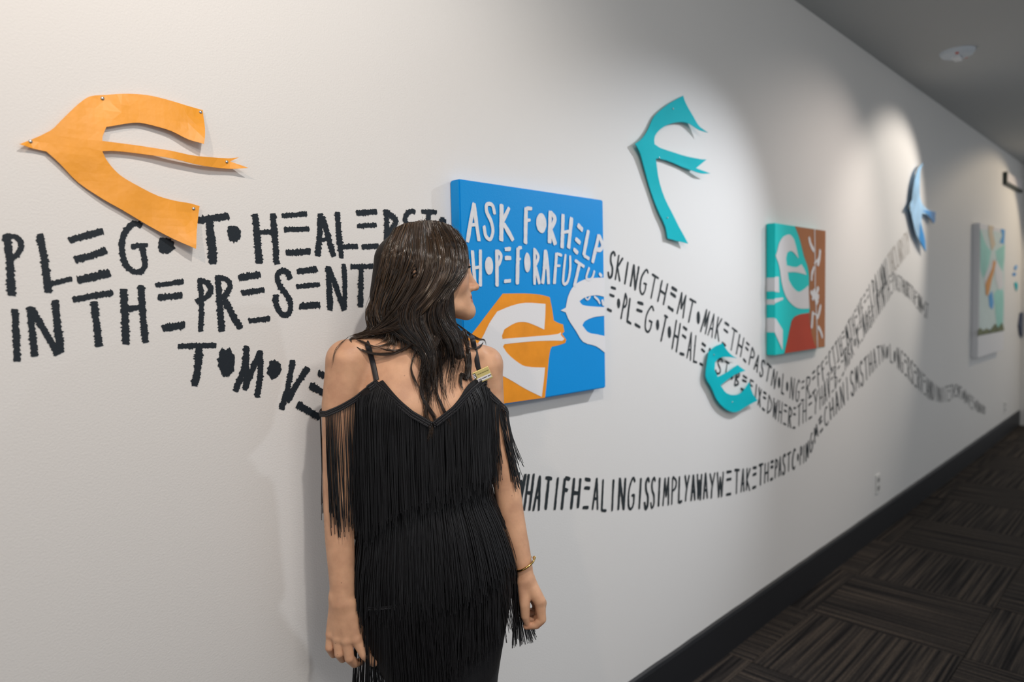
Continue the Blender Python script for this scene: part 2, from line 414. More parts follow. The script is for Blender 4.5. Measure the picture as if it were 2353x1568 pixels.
# stroke font: boxes 0..1 x 0..1 (y up); bars of E stand alone, O is a solid dot
GL = {
 'A': [[(.1,0),(.5,1)], [(.5,1),(.9,0)], [(.25,.36),(.75,.36)]], 'B': [[(.15,0),(.15,1)], [(.15,1),(.8,.85),(.2,.52)], [(.2,.52),(.95,.3),(.15,0)]],
 'C': [[(.9,.9),(.55,1),(.15,.6),(.2,.15),(.6,0),(.9,.12)]], 'D': [[(.15,0),(.15,1)], [(.15,1),(.9,.65),(.85,.3),(.15,0)]],
 'E': ['e', [(.1,.94),(.9,.94)], [(.1,.66),(.9,.66)], [(.1,.05),(.9,.05)]], 'F': [[(.2,0),(.2,1)], [(.2,.97),(.95,.97)], [(.2,.6),(.8,.6)]],
 'G': [[(.9,.88),(.55,1),(.12,.6),(.2,.12),(.6,0),(.85,.2),(.85,.45)], [(.5,.46),(.98,.46)]], 'H': [[(.12,0),(.12,1)], [(.88,0),(.88,1)], [(.12,.5),(.88,.5)]],
 'I': [[(.5,0),(.5,1)]], 'K': [[(.15,0),(.15,1)], [(.9,1),(.2,.5)], [(.2,.5),(.95,0)]], 'L': [[(.2,1),(.2,0)], [(.2,.04),(.95,.04)]],
 'M': [[(.05,0),(.2,1)], [(.2,1),(.5,.3)], [(.5,.3),(.8,1)], [(.8,1),(.95,0)]], 'N': [[(.12,0),(.12,1)], [(.12,1),(.88,0)], [(.88,0),(.88,1)]],
 'O': ['o'], 'P': [[(.2,0),(.2,1)], [(.2,1),(.9,.82),(.8,.58),(.2,.48)]], 'R': [[(.15,0),(.15,1)], [(.15,1),(.9,.82),(.75,.58),(.15,.48)], [(.3,.5),(.95,0)]],
 'S': [[(.9,.85),(.6,1),(.2,.85),(.3,.6),(.75,.38),(.8,.1),(.4,0),(.1,.2)]], 'T': [[(.5,0),(.5,1)], [(.0,.97),(1,.97)]], 'U': [[(.1,1),(.15,.2),(.5,0),(.85,.2),(.9,1)]],
 'V': [[(.05,1),(.5,0)], [(.5,0),(.95,1)]], 'W': [[(.02,1),(.25,0)], [(.25,0),(.5,.8)], [(.5,.8),(.75,0)], [(.75,0),(.98,1)]], 'X': [[(.1,0),(.9,1)], [(.1,1),(.9,0)]],
 'Y': [[(.05,1),(.5,.5)], [(.95,1),(.45,.4),(.3,0)]], 'Q': ['o'], 'J': [[(.8,1),(.8,.2),(.4,0),(.1,.2)]]}
def font_line(text, keys, centers, end_px, root, ox, oy, sc, brush, fill=0.74, fade=None):
    """keys: (xb, yb, xt, yt) in crop pixels along the line; centers: bottom x of the first letters, the rest spread evenly along the wall"""
    K = np.array(keys, float)
    def cell(xb):
        yb = np.interp(xb, K[:, 0], K[:, 1]); xt = xb + np.interp(xb, K[:, 0], K[:, 2] - K[:, 0]); yt = np.interp(xb, K[:, 0], K[:, 3])
        b = on_wall(ox + xb / sc, oy + yb / sc); t = on_wall(ox + xt / sc, oy + yt / sc)
        return np.array([b.x, b.z]), np.array([t.x, t.z])
    n = len(centers); cs = list(centers)
    if len(text) > n:
        x0 = on_wall(ox + cs[-1] / sc, oy + 400 / sc).x; x1 = on_wall(ox + end_px / sc, oy + 400 / sc).x
        grid = np.linspace(cs[-1], end_px, 400)
        gx = [on_wall(ox + g / sc, oy + 400 / sc).x for g in grid]
        for k in range(1, len(text) - n + 1):
            cs.append(float(np.interp(x0 + (x1 - x0) * k / (len(text) - n), gx, grid)))
    cs_a = np.array(cs)
    lo = np.concatenate([[cs_a[0] - (cs_a[1] - cs_a[0]) / 2], (cs_a[1:] + cs_a[:-1]) / 2])
    hi = np.concatenate([(cs_a[1:] + cs_a[:-1]) / 2, [cs_a[-1] + (cs_a[-1] - cs_a[-2]) / 2]])
    rs = np.random.RandomState(len(text))
    for i, ch in enumerate(text):
        if ch == ' ': continue
        a, b = lo[i], hi[i]; g = (1 - fill) / 2 * (b - a); a += g; b -= g
        if ch == 'I': m_ = (a + b) / 2; a, b = m_ - 1, m_ + 1
        b0, t0 = cell(a); b1, t1 = cell(b)
        w = brush * rs.uniform(.85, 1.15)
        def P(u, v):
            v = v + rs.uniform(-.025, .025)
            return tuple((b0 * (1 - u) + b1 * u) * (1 - v) + (t0 * (1 - u) + t1 * u) * v)
        st = []
        bars = GL[ch][0] == 'e'
        for s in GL[ch]:
            if s == 'e': continue
            if s == 'o':
                c = P(.5, .48); rx = max(abs(b1[0] - b0[0]) * .36, w * .7); st.append(('o', c[0], c[1], rx, rx * 1.9)); continue
            st.append(('l', [P(*p) for p in s], w * (1.15 if bars else 1.0)))
        m_ = M_inkgrey if (fade and cs[i] > fade) else M_inkfar
        letter(st, root, m_, -0.001, 0.07, step=0.006)
G7 = lambda x, y: ((1720 + x / 3.015 - 1380) * 3.4096, (480 + y / 3.015 - 540) * 3.4096)
def keysF(lst, lst7):
    out = list(lst)
    for (xb, yb, xt, yt) in lst7:
        a = G7(xb, yb); b = G7(xt, yt); out.append((a[0], a[1], b[0], b[1]))
    return out
CF = (1380, 540, 3.4096)
r1 = empty('painted_lettering', parent=wall); r1['label'] = 'black painted sentence starting beside the blue canvas and rising towards the far blue bird'
font_line('SKINGTHEMTOMAKETHEPASTNOLONGEREFFECTTHEMTHEYFEELPAINWITHCLARITY',
  keysF([(70,330,100,120),(190,385,215,215),(320,465,355,270),(465,530,500,365),(620,640,650,460),(790,770,835,590),(905,820,930,640),(1080,950,1110,790),(1225,1080,1250,960),(1300,1150,1320,1020),(1350,1200,1375,1065),(1425,1250,1435,1085),(1540,1310,1555,1140)],
        [(368,1340,372,1200),(440,1290,440,1130),(520,1190,505,1070),(600,1090,580,960),(700,930,680,800),(800,790,780,620),(900,620,880,450),(1000,450,980,290),(1120,300,1100,150)]),
  [70,130,190,245,320,395,465,550,620,690,748,795,860,905,965,1020,1080,1130,1165,1215,1250,1300,1350,1393,1425,1455,1490,1540,1580,1620,1675,1715,1755],
  G7(1115, 0)[0], r1, *CF, 0.0095, fade=G7(985, 0)[0])
r2 = empty('painted_lettering', parent=wall); r2['label'] = 'black painted sentence passing behind the lower teal bird to a peak left of the far picture'
font_line('EOPLEGOTOHEALERSTOBEFIXEDWHERETHEYHAVEBEENBROKENAGAININTHEPASTHURTTHEMMOST',
  keysF([(60,590,95,400),(155,665,195,450),(215,690,235,500),(365,755,395,555),(460,830,505,625),(560,900,595,670),(730,1000,748,790),(820,1035,845,880),(900,1085,930,975),(975,1110,990,990),(1050,1190,1075,1075),(1180,1250,1192,1140),(1230,1340,1240,1190),(1310,1400,1325,1260),(1400,1470,1410,1300),(1480,1515,1490,1350),(1550,1520,1553,1345)],
        [(330,1510,335,1360),(410,1470,410,1310),(500,1390,495,1240),(600,1250,590,1100),(700,1070,690,930),(800,890,785,750),(900,740,885,590),(960,650,945,510),(1010,560,1000,430),(1060,580,1055,470),(1120,630,1115,520),(1180,710,1180,590),(1235,765,1240,660)]),
  [65,130,160,218,280,370,435,465,520,570,640,690,735,790,832,925,975,1020,1050,1110,1180,1212,1235,1275,1312,1365,1402,1440,1480,1512,1552,1597,1640,1690,1732,1762],
  G7(1235, 0)[0], r2, *CF, 0.0092)
r3 = empty('painted_lettering', parent=wall); r3['label'] = 'lowest black painted sentence, WHAT IF HEALING IS SIMPLY A WAY WE TAKE THE PAST'
C8 = lambda x, y: ((1720 + x / 3.015 - 1180) * 3.268, (480 + y / 3.015 - 1000) * 3.268)
k8 = [(490,1560,480,1470),(600,1430,590,1290),(700,1320,690,1150),(790,1220,780,1060),(880,1110,870,965),(945,1040,940,935),(1000,1075,995,940),(1060,1130,1055,975),(1150,1230,1145,1070),(1250,1320,1245,1180),(1330,1345,1325,1240),(1390,1335,1390,1225),(1440,1295,1440,1215),(1500,1350,1500,1255),(1560,1400,1560,1310),(1635,1425,1635,1370)]
keys3 = [(20,560,60,285),(95,568,130,290),(250,565,275,318),(400,558,425,320),(500,552,520,320),(680,575,690,330),(880,558,895,320),(1100,542,1110,322),(1300,500,1305,300),(1500,475,1500,282),(1650,450,1655,262),(1800,408,1805,240),(1950,335,1955,185),(2080,270,2085,125),(2200,200,2205,60)]
for (xb, yb, xt, yt) in k8:
    a = C8(xb, yb); b = C8(xt, yt); keys3.append((a[0], a[1], b[0], b[1]))
font_line('WHATIFHEALINGISSIMPLYAWAYWETAKETHEPASTCOPINGMECHANISMSTHATNOLONGERSERVEANDINVITETHEMTOMOVEFORWARD', keys3,
  [25,100,165,240,310,370,455,545,610,675,740,800,882,948,992,1043,1083,1138,1205,1245,1300,1345,1395,1437,1490,1550,1612,1680,1717,1757,1805,1855,1895,1940,1970,1997,2025,2062,2105,2135,2155,2175,2200,2235,2275,2310],
  C8(1635, 0)[0], r3, 1180, 1000, 3.268, 0.0115)

# ------------------------------------------------------------------ cut paper birds and canvases
def refine(poly, n=3, sharp=25):
    """round the outline a little between its given points, keeping sharp corners"""
    out = []; m = len(poly)
    for i in range(m):
        a, b, c, d = [np.array(poly[(i + k) % m], float) for k in (-1, 0, 1, 2)]
        def ang(p, q, r):
            u, v = q - p, r - q
            return math.degrees(math.acos(max(-1, min(1, float(u @ v) / (np.linalg.norm(u) * np.linalg.norm(v) + 1e-9)))))
        ta = (c - a) / 2 if ang(a, b, c) < sharp else (c - b)
        tb = (d - b) / 2 if ang(b, c, d) < sharp else (c - b)
        l = np.linalg.norm(c - b)
        ta = ta / (np.linalg.norm(ta) + 1e-9) * l; tb = tb / (np.linalg.norm(tb) + 1e-9) * l
        for k in range(n):
            t = k / n
            out.append((2 * t ** 3 - 3 * t * t + 1) * b + (t ** 3 - 2 * t * t + t) * ta + (-2 * t ** 3 + 3 * t * t) * c + (t ** 3 - t * t) * tb)
    return out
def sheet(name, outline, yfun, thick, grid, material, parent=None):
    """outline: (x, z) in the wall plane; a thin sheet whose distance from the wall is yfun(x, z)"""
    pts = [Vector((p[0], p[1])) for p in outline]; n = len(pts)
    xs_ = [p.x for p in pts]; zs_ = [p.y for p in pts]
    inner = []
    A = np.array([(p.x, p.y) for p in pts])
    for x in np.arange(min(xs_), max(xs_), grid):
        for z in np.arange(min(zs_), max(zs_), grid):
            d = np.hypot(A[:, 0] - x, A[:, 1] - z).min()
            if d < grid * .6: continue
            x1, z1 = A[:, 0], A[:, 1]; x2, z2 = np.roll(x1, -1), np.roll(z1, -1)
            c = ((z1 > z) != (z2 > z)) & (x < (x2 - x1) * (z - z1) / (z2 - z1 + 1e-12) + x1)
            if c.sum() % 2: inner.append(Vector((x, z)))
    v, e, f, *_ = geometry.delaunay_2d_cdt(pts + inner, [(i, (i + 1) % n) for i in range(n)], [], 1, 1e-7)
    bm = bmesh.new()
    fr = [bm.verts.new((p.x, -yfun(p.x, p.y) - thick, p.y)) for p in v]
    bk = [bm.verts.new((p.x, -yfun(p.x, p.y), p.y)) for p in v] if thick > 0 else None
    cnt = {}
    for t in f:
        t = list(t)
        a = sum((v[t[k]].x * v[t[(k + 1) % len(t)]].y - v[t[(k + 1) % len(t)]].x * v[t[k]].y) for k in range(len(t)))
        if a < 0: t = t[::-1]
        bm.faces.new([fr[i] for i in t])
        if bk: bm.faces.new([bk[i] for i in reversed(t)])
        for k in range(len(t)): cnt[(t[k], t[(k + 1) % len(t)])] = 1
    if bk:
        for (a, b) in list(cnt):
            if (b, a) not in cnt: bm.faces.new((fr[b], fr[a], bk[a], bk[b]))
    me = bpy.data.meshes.new(name); bm.to_mesh(me); bm.free()
    return link(name, me, material, parent)
def wallpoly(poly, ox, oy, sc, y=0.0):
    return [(lambda q: (q.x, q.z))(on_wall(ox + p[0] / sc, oy + p[1] / sc, y)) for p in poly]
def pin(x, y, z, parent):
    bm = bmesh.new()
    bmesh.ops.create_uvsphere(bm, u_segments=10, v_segments=6, radius=0.0032)
    for v in bm.verts: v.co.y *= 0.6
    me = bpy.data.meshes.new('pin'); bm.to_mesh(me); bm.free()
    return link('pin', me, M_pin, parent, smooth=True, loc=(x, y - 0.0015, z))
def idw(samples, p=2.0):
    S = np.array(samples, float)
    def f(x, z):
        d = (S[:, 0] - x) ** 2 + (S[:, 1] - z) ** 2 + 1e-5
        w = d ** (-p / 2); return float((w * S[:, 2]).sum() / w.sum())
    return f
# orange bird
CA = (0, 180, 3.563)
ob = [(155,543),(410,430),(500,345),(585,262),(660,195),(740,145),(870,133),(1000,127),(1130,132),(1250,150),(1400,190),(1520,225),(1665,258),(1665,420),(1642,550),(1530,510),(1400,440),(1280,400),(1140,367),(1040,372),(945,388),(868,400),(835,480),(832,517),(1100,550),(1380,600),(1600,645),(1860,658),(1945,652),(1880,683),(2010,742),(1870,745),(1640,720),(1400,665),(1150,622),(940,598),(832,600),(865,665),(930,745),(1000,808),(1130,885),(1290,965),(1430,1005),(1560,1025),(1635,1047),(1620,1140),(1590,1290),(1577,1402),(1410,1320),(1200,1200),(1000,1080),(850,995),(640,850),(490,700),(380,600),(270,575)]
def lift_samples(lst, c):
    return [(lambda q: (q.x, q.z, h))(on_wall(c[0] + x / c[2], c[1] + y / c[2])) for x, y, h in lst]
f = idw(lift_samples([(155,543,.012),(252,515,.004),(740,145,.004),(845,160,.003),(1400,300,.012),(1665,258,.004),(1642,550,.024),(1000,260,.010),(600,500,.010),(832,560,.012),(1400,640,.018),(1852,686,.010),(2010,742,.020),(900,800,.008),(640,850,.005),(1200,1100,.008),(1587,1067,.006),(1577,1402,.024)], CA))
bird = empty('paper_bird', on_wall(0 + 700 / 3.563, 180 + 550 / 3.563)); tag(bird, 'large orange cut-paper bird pinned to the white wall at far left', 'bird cutout', 'cut-out birds pinned on the wall')
def centre(root, *objs):
    for o in objs:
        o.parent = root; o.matrix_parent_inverse = Matrix.Translation(-root.location)
s_ = sheet('paper_sheet', refine(wallpoly(ob, *CA, -0.008), 3), f, 0.0012, 0.014, M_orangepaper); centre(bird, s_)
for p in [(845,160),(1645,275),(252,515),(1852,686),(1587,1067)]:
    q = on_wall(CA[0] + p[0] / CA[2], CA[1] + p[1] / CA[2], -0.01); centre(bird, pin(q.x, -f(q.x, q.z) - 0.001, q.z, None))
# teal bird, upper
CE = (1380, 200, 3.921)
tb = [(295,515),(370,460),(430,380),(490,260),(600,160),(680,112),(755,75),(775,150),(800,230),(850,340),(905,425),(850,390),(780,335),(710,318),(620,335),(550,375),(500,435),(485,480),(485,515),(540,550),(720,610),(870,655),(918,660),(840,735),(950,787),(880,785),(800,750),(600,665),(540,650),(495,645),(520,800),(580,1010),(660,1180),(770,1415),(720,1400),(600,1365),(580,1260),(510,1100),(410,800),(360,640),(340,590)]
bird = empty('paper_bird', on_wall(1380 + 450 / 3.921, 200 + 560 / 3.921)); tag(bird, 'teal cut-paper bird high on the wall right of the blue canvas', 'bird cutout', 'cut-out birds pinned on the wall')
f = idw(lift_samples([(295,515,.018),(480,400,.006),(755,75,.004),(840,300,.02),(905,425,.045),(420,560,.012),(700,650,.010),(950,787,.03),(480,900,.008),(600,1300,.012),(770,1415,.02)], CE))
centre(bird, sheet('paper_sheet', refine(wallpoly(tb, *CE, -0.012), 3, 35), f, 0.002, 0.02, M_tealpaper))
for p in [(640,200),(520,640),(590,1180)]:
    q = on_wall(CE[0] + p[0] / CE[2], CE[1] + p[1] / CE[2], -0.01); centre(bird, pin(q.x, -f(q.x, q.z) - 0.002, q.z, None))
# teal bird, lower
tl = [(960,850),(990,900),(1035,945),(1080,968),(1000,957),(945,965),(912,1000),(900,1060),(925,1115),(1000,1075),(1050,1040),(1085,1020),(1140,1065),(1060,1095),(995,1140),(945,1180),(990,1240),(1060,1255),(1115,1230),(1165,1155),(1190,1240),(1222,1298),(1140,1345),(1060,1390),(990,1370),(920,1300),(875,1200),(835,1130),(830,1080),(845,990),(860,920),(905,880)]
bird = empty('paper_bird', on_wall(1380 + 950 / 3.41, 540 + 1130 / 3.41)); tag(bird, 'teal cut-paper bird over the painted words below the two canvases', 'bird cutout', 'cut-out birds pinned on the wall')
f = idw(lift_samples([(960,850,.02),(870,950,.01),(1080,968,.012),(840,1100,.018),(1140,1065,.02),(920,1200,.018),(1000,1320,.018),(1222,1298,.03),(1165,1155,.02),(1060,1390,.022)], CF))
centre(bird, sheet('paper_sheet', refine(wallpoly(tl, *CF, -0.022), 3, 35), f, 0.002, 0.02, M_tealpaper))
for p in [(900,940),(1030,1310)]:
    q = on_wall(CF[0] + p[0] / CF[2], CF[1] + p[1] / CF[2], -0.02); centre(bird, pin(q.x, -f(q.x, q.z) - 0.002, q.z, None))

def canvas_box(name, x0, x1, z0, z1, t, m_face, m_side, root):
    bm = bmesh.new(); bmesh.ops.create_cube(bm, size=1)
    for v in bm.verts: v.co = Vector((x0 + (v.co.x + .5) * (x1 - x0), -t + (v.co.y + .5) * (t - 0.001), z0 + (v.co.z + .5) * (z1 - z0)))
    bmesh.ops.bevel(bm, geom=bm.edges[:], offset=0.003, segments=2, affect='EDGES')
    me = bpy.data.meshes.new(name); bm.to_mesh(me); bm.free()
    o = link(name, me, m_face); me.materials.append(m_side)
    for p in me.polygons:
        if p.normal.x < -0.8: p.material_index = 1
    centre(root, o); return o
def flat(name, poly, y, material, root, c, sharp=30, n=3):
    w = refine(wallpoly(poly, *c, y), n, sharp) if n > 1 else wallpoly(poly, *c, y)
    tri = geometry.tessellate_polygon([[Vector((p[0], p[1], 0)) for p in w]])
    P = w
    fs = []
    for t in tri:
        a = (P[t[1]][0] - P[t[0]][0]) * (P[t[2]][1] - P[t[0]][1]) - (P[t[2]][0] - P[t[0]][0]) * (P[t[1]][1] - P[t[0]][1])
        fs.append(t if a > 0 else t[::-1])
    o = link(name, mesh(name, [(p[0], y, p[1]) for p in P], fs), material)
    centre(root, o); return o
# ---- blue canvas
def plane_pt(px, py, y): q = on_wall(px, py, y); return q.x, q.z
TB = 0.038
bx0, bz1 = plane_pt(1055, 411, -TB); bx1, _ = plane_pt(1384, 460, -TB); _, bz0 = plane_pt(1394, 891, -TB)
bx1 = (bx1 + plane_pt(1394, 891, -TB)[0]) / 2
cv = empty('canvas_painting', ((bx0 + bx1) / 2, 0, bz0)); tag(cv, 'square blue canvas lettered ASK FOR HELP with orange and white bird shapes', 'painting', 'canvases hung on the wall')
canvas_box('stretched_canvas', bx0, bx1, bz0, bz1, TB, M_blue, M_blue, cv)
def clipx(poly, lim, keep_less=True):
    out = []
    n = len(poly)
    for i in range(n):
        a, b = poly[i], poly[(i + 1) % n]
        ia = (a[0] <= lim) == keep_less; ib = (b[0] <= lim) == keep_less
        if ia: out.append(a)
        if ia != ib:
            t = (lim - a[0]) / (b[0] - a[0]); out.append((lim, a[1] + t * (b[1] - a[1])))
    return out
y = -TB - 0.0006
flat('orange_shape', [(145,1145),(235,1040),(330,915),(420,798),(560,797),(655,805),(712,820),(728,900),(737,965),(765,980),(795,990),(803,1035),(788,1048),(815,1085),(808,1105),(770,1118),(725,1128),(715,1150),(705,1220),(695,1330),(683,1445),(427,1482),(150,1522)], y, M_orange, cv, CD, 30)
flat('white_bird_shape', [(200,1180),(290,1075),(335,985),(385,910),(470,875),(560,855),(686,862),(684,940),(678,1022),(620,995),(560,975),(500,980),(430,1020),(415,1060),(418,1080),(600,1065),(760,1050),(782,1038),(780,1055),(803,1080),(790,1092),(740,1090),(600,1095),(430,1112),(421,1128),(450,1170),(500,1215),(560,1250),(683,1258),(675,1340),(662,1440),(560,1390),(450,1325),(330,1270),(200,1230)], y - 0.0006, M_white, cv, CD, 30)
flat('white_bird_head', [(780,903),(812,885),(825,820),(850,765),(890,728),(950,705),(1053,698),(1053,818),(1000,808),(930,822),(897,845),(915,868),(980,878),(1055,882),(1055,935),(985,945),(930,970),(915,995),(950,1038),(1010,1052),(1055,1062),(1059,1168),(1000,1125),(920,1098),(875,1030),(830,960),(812,915)], y - 0.0012, M_white, cv, CD, 35)
ask = [
 [L(24,(240,235),(218,350),(198,478)), L(22,(238,240),(252,350),(270,472)), L(22,(215,372),(250,370))],
 [L(24,(368,305),(352,248),(318,245),(318,290),(345,350),(356,410),(340,460),(312,440),(300,375))],
 [L(25,(410,240),(408,472)), L(22,(458,262),(415,355)), L(24,(420,360),(450,410),(482,468))],
 [L(24,(562,265),(558,490)), L(24,(560,268),(600,270)), L(20,(560,345),(590,340))],
 [('o',657,360,31,62)],
 [L(22,(712,285),(708,485)), L(20,(712,290),(738,322),(738,350),(712,400)), L(22,(715,400),(745,495))],
 [L(22,(792,305),(786,515)), L(22,(845,325),(826,518)), L(20,(790,418),(835,410))],
 [L(24,(882,370),(915,405)), L(24,(868,455),(900,485)), L(22,(856,520),(885,548))],
 [L(20,(950,402),(920,562)), L(20,(920,560),(955,582))],
 [L(20,(1015,430),(975,608)), L(18,(1015,435),(1036,490),(1028,522),(1000,525))],
 [L(20,(228,530),(245,745)), L(20,(278,525),(278,755)), L(20,(235,640),(278,632))],
 [('o',332,625,25,56)],
 [L(22,(380,525),(382,755)), L(18,(382,530),(406,560),(400,600),(385,625))],
 [L(26,(430,523),(468,520)), L(26,(430,577),(470,577)), L(24,(425,722),(468,718))],
 [L(22,(512,512),(508,742)), L(22,(512,515),(535,512)), L(18,(512,585),(530,582))],
 [('o',570,605,19,62)],
 [L(18,(615,515),(615,742)), L(16,(617,525),(638,570),(618,625)), L(18,(620,630),(646,738))],
 [L(18,(682,525),(675,640),(665,738)), L(18,(685,530),(697,640),(702,738)), L(18,(666,640),(706,634))],
 [L(18,(752,545),(738,738)), L(18,(752,548),(786,562)), L(16,(745,625),(775,625))],
 [L(20,(808,552),(795,680),(795,735),(820,725),(836,650),(836,562))],
 [L(18,(865,590),(925,632)), L(18,(895,612),(862,755))],
 [L(16,(955,635),(937,698),(955,712),(975,697),(988,655))],
 [L(18,(1015,672),(1035,690))],
 [L(12,(930,822),(945,836),(962,816))], [L(12,(985,815),(1010,838),(1022,862))], [L(14,(1035,835),(1045,872))]]
lt = empty('white_lettering', parent=cv); lt.matrix_parent_inverse = Matrix.Translation(-cv.location)
for st in ask:
    letter(px_strokes(st, *CD, y), lt, M_chalk, y - 0.0018, 0.035, step=0.004)
# ---- teal and copper canvas
CG = (1720, 480, 3.015); TT = 0.041
tx0, tz1 = plane_pt(1780.4, 513, -TT); tx1, _ = plane_pt(1897, 530, -TT); _, tz0 = plane_pt(1780, 818, -TT)
tz1 = (tz1 + plane_pt(1897, 530, -TT)[1]) / 2; tz0 = (tz0 + plane_pt(1896, 798, -TT)[1]) / 2
cv = empty('canvas_painting', ((tx0 + tx1) / 2, 0, tz0)); tag(cv, 'square teal and copper canvas with a white bird and red corner', 'painting', 'canvases hung on the wall')
canvas_box('stretched_canvas', tx0, tx1, tz0, tz1, TT, M_teal, M_teal, cv)
y = -TT - 0.0008
flat('copper_shape', [(322,121),(345,180),(360,230),(375,290),(385,330),(410,400),(420,470),(418,600),(425,690),(420,722),(430,800),(440,880),(470,966),(529,957),(534,153)], y, M_brown, cv, CG)
flat('red_shape', [(250,1003),(268,920),(285,840),(300,775),(320,748),(365,730),(420,722),(428,800),(440,880),(470,968)], y - 0.001, M_red, cv, CG)
flat('white_bird_shape', [(188,325),(200,290),(212,240),(235,200),(262,182),(290,180),(315,210),(332,270),(347,345),(315,305),(290,292),(268,305),(260,345),(265,392),(330,405),(367,385),(385,415),(402,458),(330,440),(272,440),(278,490),(305,540),(345,575),(380,560),(416,530),(422,692),(340,688),(280,640),(248,580),(228,500),(214,400)], y - 0.001, M_white, cv, CG)
for pl in ([(182,473),(210,470),(213,580),(182,576)], [(182,622),(240,615),(240,630),(182,655)], [(182,760),(190,762),(238,840),(236,982),(182,858)]):
    flat('white_stripe', pl, y - 0.001, M_white, cv, CG, n=1)
sx = tx0 - 0.0006
for zz in ([(478,572)], [(628,664)], [(757,856)]):
    a, b = zz[0]
    za = on_x(1720 + 150 / 3.015, 480 + a / 3.015, tx0).z; zb = on_x(1720 + 150 / 3.015, 480 + b / 3.015, tx0).z
    o = link('white_side_stripe', mesh('s', [(sx, -TT, za), (sx, -0.002, za), (sx, -0.002, zb), (sx, -TT, zb)], [(0, 1, 2, 3)]), M_white); centre(cv, o)
sprig = [L(5,(458,132),(462,400),(462,560),(472,760),(478,965)), L(16,(418,195),(432,250),(455,292)), L(14,(496,280),(490,345),(478,395)), L(12,(455,380),(490,340)), L(12,(455,400),(440,450),(436,500)),
 L(22,(450,560),(465,620),(480,655)), L(14,(430,570),(450,610),(440,630)), L(14,(485,540),(470,600),(488,610)), L(14,(500,665),(485,735),(470,760)), L(12,(445,710),(440,790),(436,830)), L(10,(440,720),(480,740)), L(14,(480,815),(500,850),(512,895))]
me = stroke_mesh('white_sprig', px_strokes(sprig, *CG, y - 0.001), rag=0.1, seed=3, step=0.01)
o = link('white_sprig', me, M_white); o.location = (0, y - 0.0012, 0); centre(cv, o)
# ---- far abstract picture
CH = (2050, 340, 2.527); TP = 0.052
px0, pz1 = plane_pt(2251.5, 512, -TP); px1, _ = plane_pt(2311, 524, -TP); _, pz0 = plane_pt(2244, 824, -TP)
cv = empty('canvas_painting', ((px0 + px1) / 2, 0, pz0)); tag(cv, 'tall pale abstract painting with an orange leaf, farthest along the wall', 'painting', 'canvases hung on the wall')
canvas_box('stretched_canvas', px0, px1, pz0, pz1, TP, M_white, M_white, cv)
y = -TP - 0.001
M_mint = paint_mat('mint_paint', srgb(160, 218, 208), 0.6, vary=(3, 0.12)); M_sky = paint_mat('sky_blue_paint', srgb(90, 165, 225), 0.6, vary=(4, 0.15))
M_leaf = paint_mat('amber_paint', srgb(226, 160, 90), 0.6); M_olive = paint_mat('olive_paint', srgb(112, 118, 82), 0.6, vary=(8, 0.3)); M_ice = paint_mat('ice_paint', srgb(212, 228, 226), 0.6, vary=(3, 0.05)); M_sand = paint_mat('sand_paint', srgb(222, 205, 178), 0.6, vary=(5, 0.08))
flat('pale_ground', [(512,470),(655,495),(650,1060),(505,1090)], y, M_ice, cv, CH, n=1)
flat('mint_shape', [(512,470),(545,560),(575,600),(560,680),(530,760),(512,700)], y - .001, M_mint, cv, CH)
flat('mint_shape', [(600,600),(655,560),(652,640),(640,720),(615,690)], y - .001, M_mint, cv, CH)
flat('mint_shape', [(590,850),(615,820),(645,830),(648,900),(640,1040),(610,1050),(600,960)], y - .001, M_mint, cv, CH)
flat('sand_shape', [(560,450),(590,455),(585,490),(600,560),(580,600),(560,500)], y - .002, M_sand, cv, CH)
flat('blue_shape', [(560,860),(580,830),(590,900),(582,940),(565,920)], y - .002, M_sky, cv, CH)
flat('blue_shape', [(630,470),(655,475),(650,560),(625,550),(640,510)], y - .002, M_sky, cv, CH)
flat('orange_leaf', [(545,850),(542,790),(560,750),(580,700),(588,655),(604,660),(592,720),(578,770),(568,820),(556,862)], y - .003, M_leaf, cv, CH)
flat('white_shape', [(535,760),(570,680),(590,640),(580,700),(555,750),(538,800)], y - .002, M_white, cv, CH)
flat('white_shape', [(600,640),(640,720),(648,800),(620,830),(600,760),(596,700)], y - .002, M_white, cv, CH)
flat('grass_band', [(500,1060),(512,1045),(530,1062),(550,1048),(570,1060),(600,1020),(615,1045),(640,1015),(650,1050),(649,1062),(500,1092)], y - .004, M_olive, cv, CH, n=1)

# ---- far blue swallow, a painted cut-out held off the wall
CI = (2070, 360, 6.032)
bb = [(95,715),(125,650),(150,600),(160,480),(185,330),(225,190),(270,120),(315,88),(285,140),(265,200),(258,400),(262,560),(290,650),(370,735),(482,765),(478,830),(475,900),(450,930),(410,865),(350,800),(290,790),(280,870),(300,1000),(335,1150),(345,1320),(300,1250),(210,1080),(170,930),(145,810),(125,745)]
M_birdblue = mat('pale_blue_paint', srgb(150, 195, 232), 0.5, vary=(9, 0.25)); M_deep = paint_mat('deep_blue_paint', srgb(15, 140, 215), 0.5); M_darkedge = mat('dark_edge', srgb(45, 58, 60), 0.6)
q = on_wall(2070 + 200 / 6.032, 360 + 700 / 6.032)
bird = empty('swallow_cutout', q); tag(bird, 'pale blue swallow with deep blue wing tips, high beside the tall far picture', 'bird cutout', 'cut-out birds pinned on the wall')
o = sheet('bird_board', refine(wallpoly(bb, *CI, -0.03), 2, 35), lambda x, z: 0.027, 0.005, 0.03, M_birdblue); o.data.materials.append(M_darkedge)
for p in o.data.polygons:
    if abs(p.normal.y) < 0.5: p.material_index = 1
centre(bird, o)
flat('blue_wing', [(270,920),(300,1010),(332,1150),(343,1310),(300,1240),(255,1130),(262,1030)], -0.0335, M_deep, bird, CI, n=2)
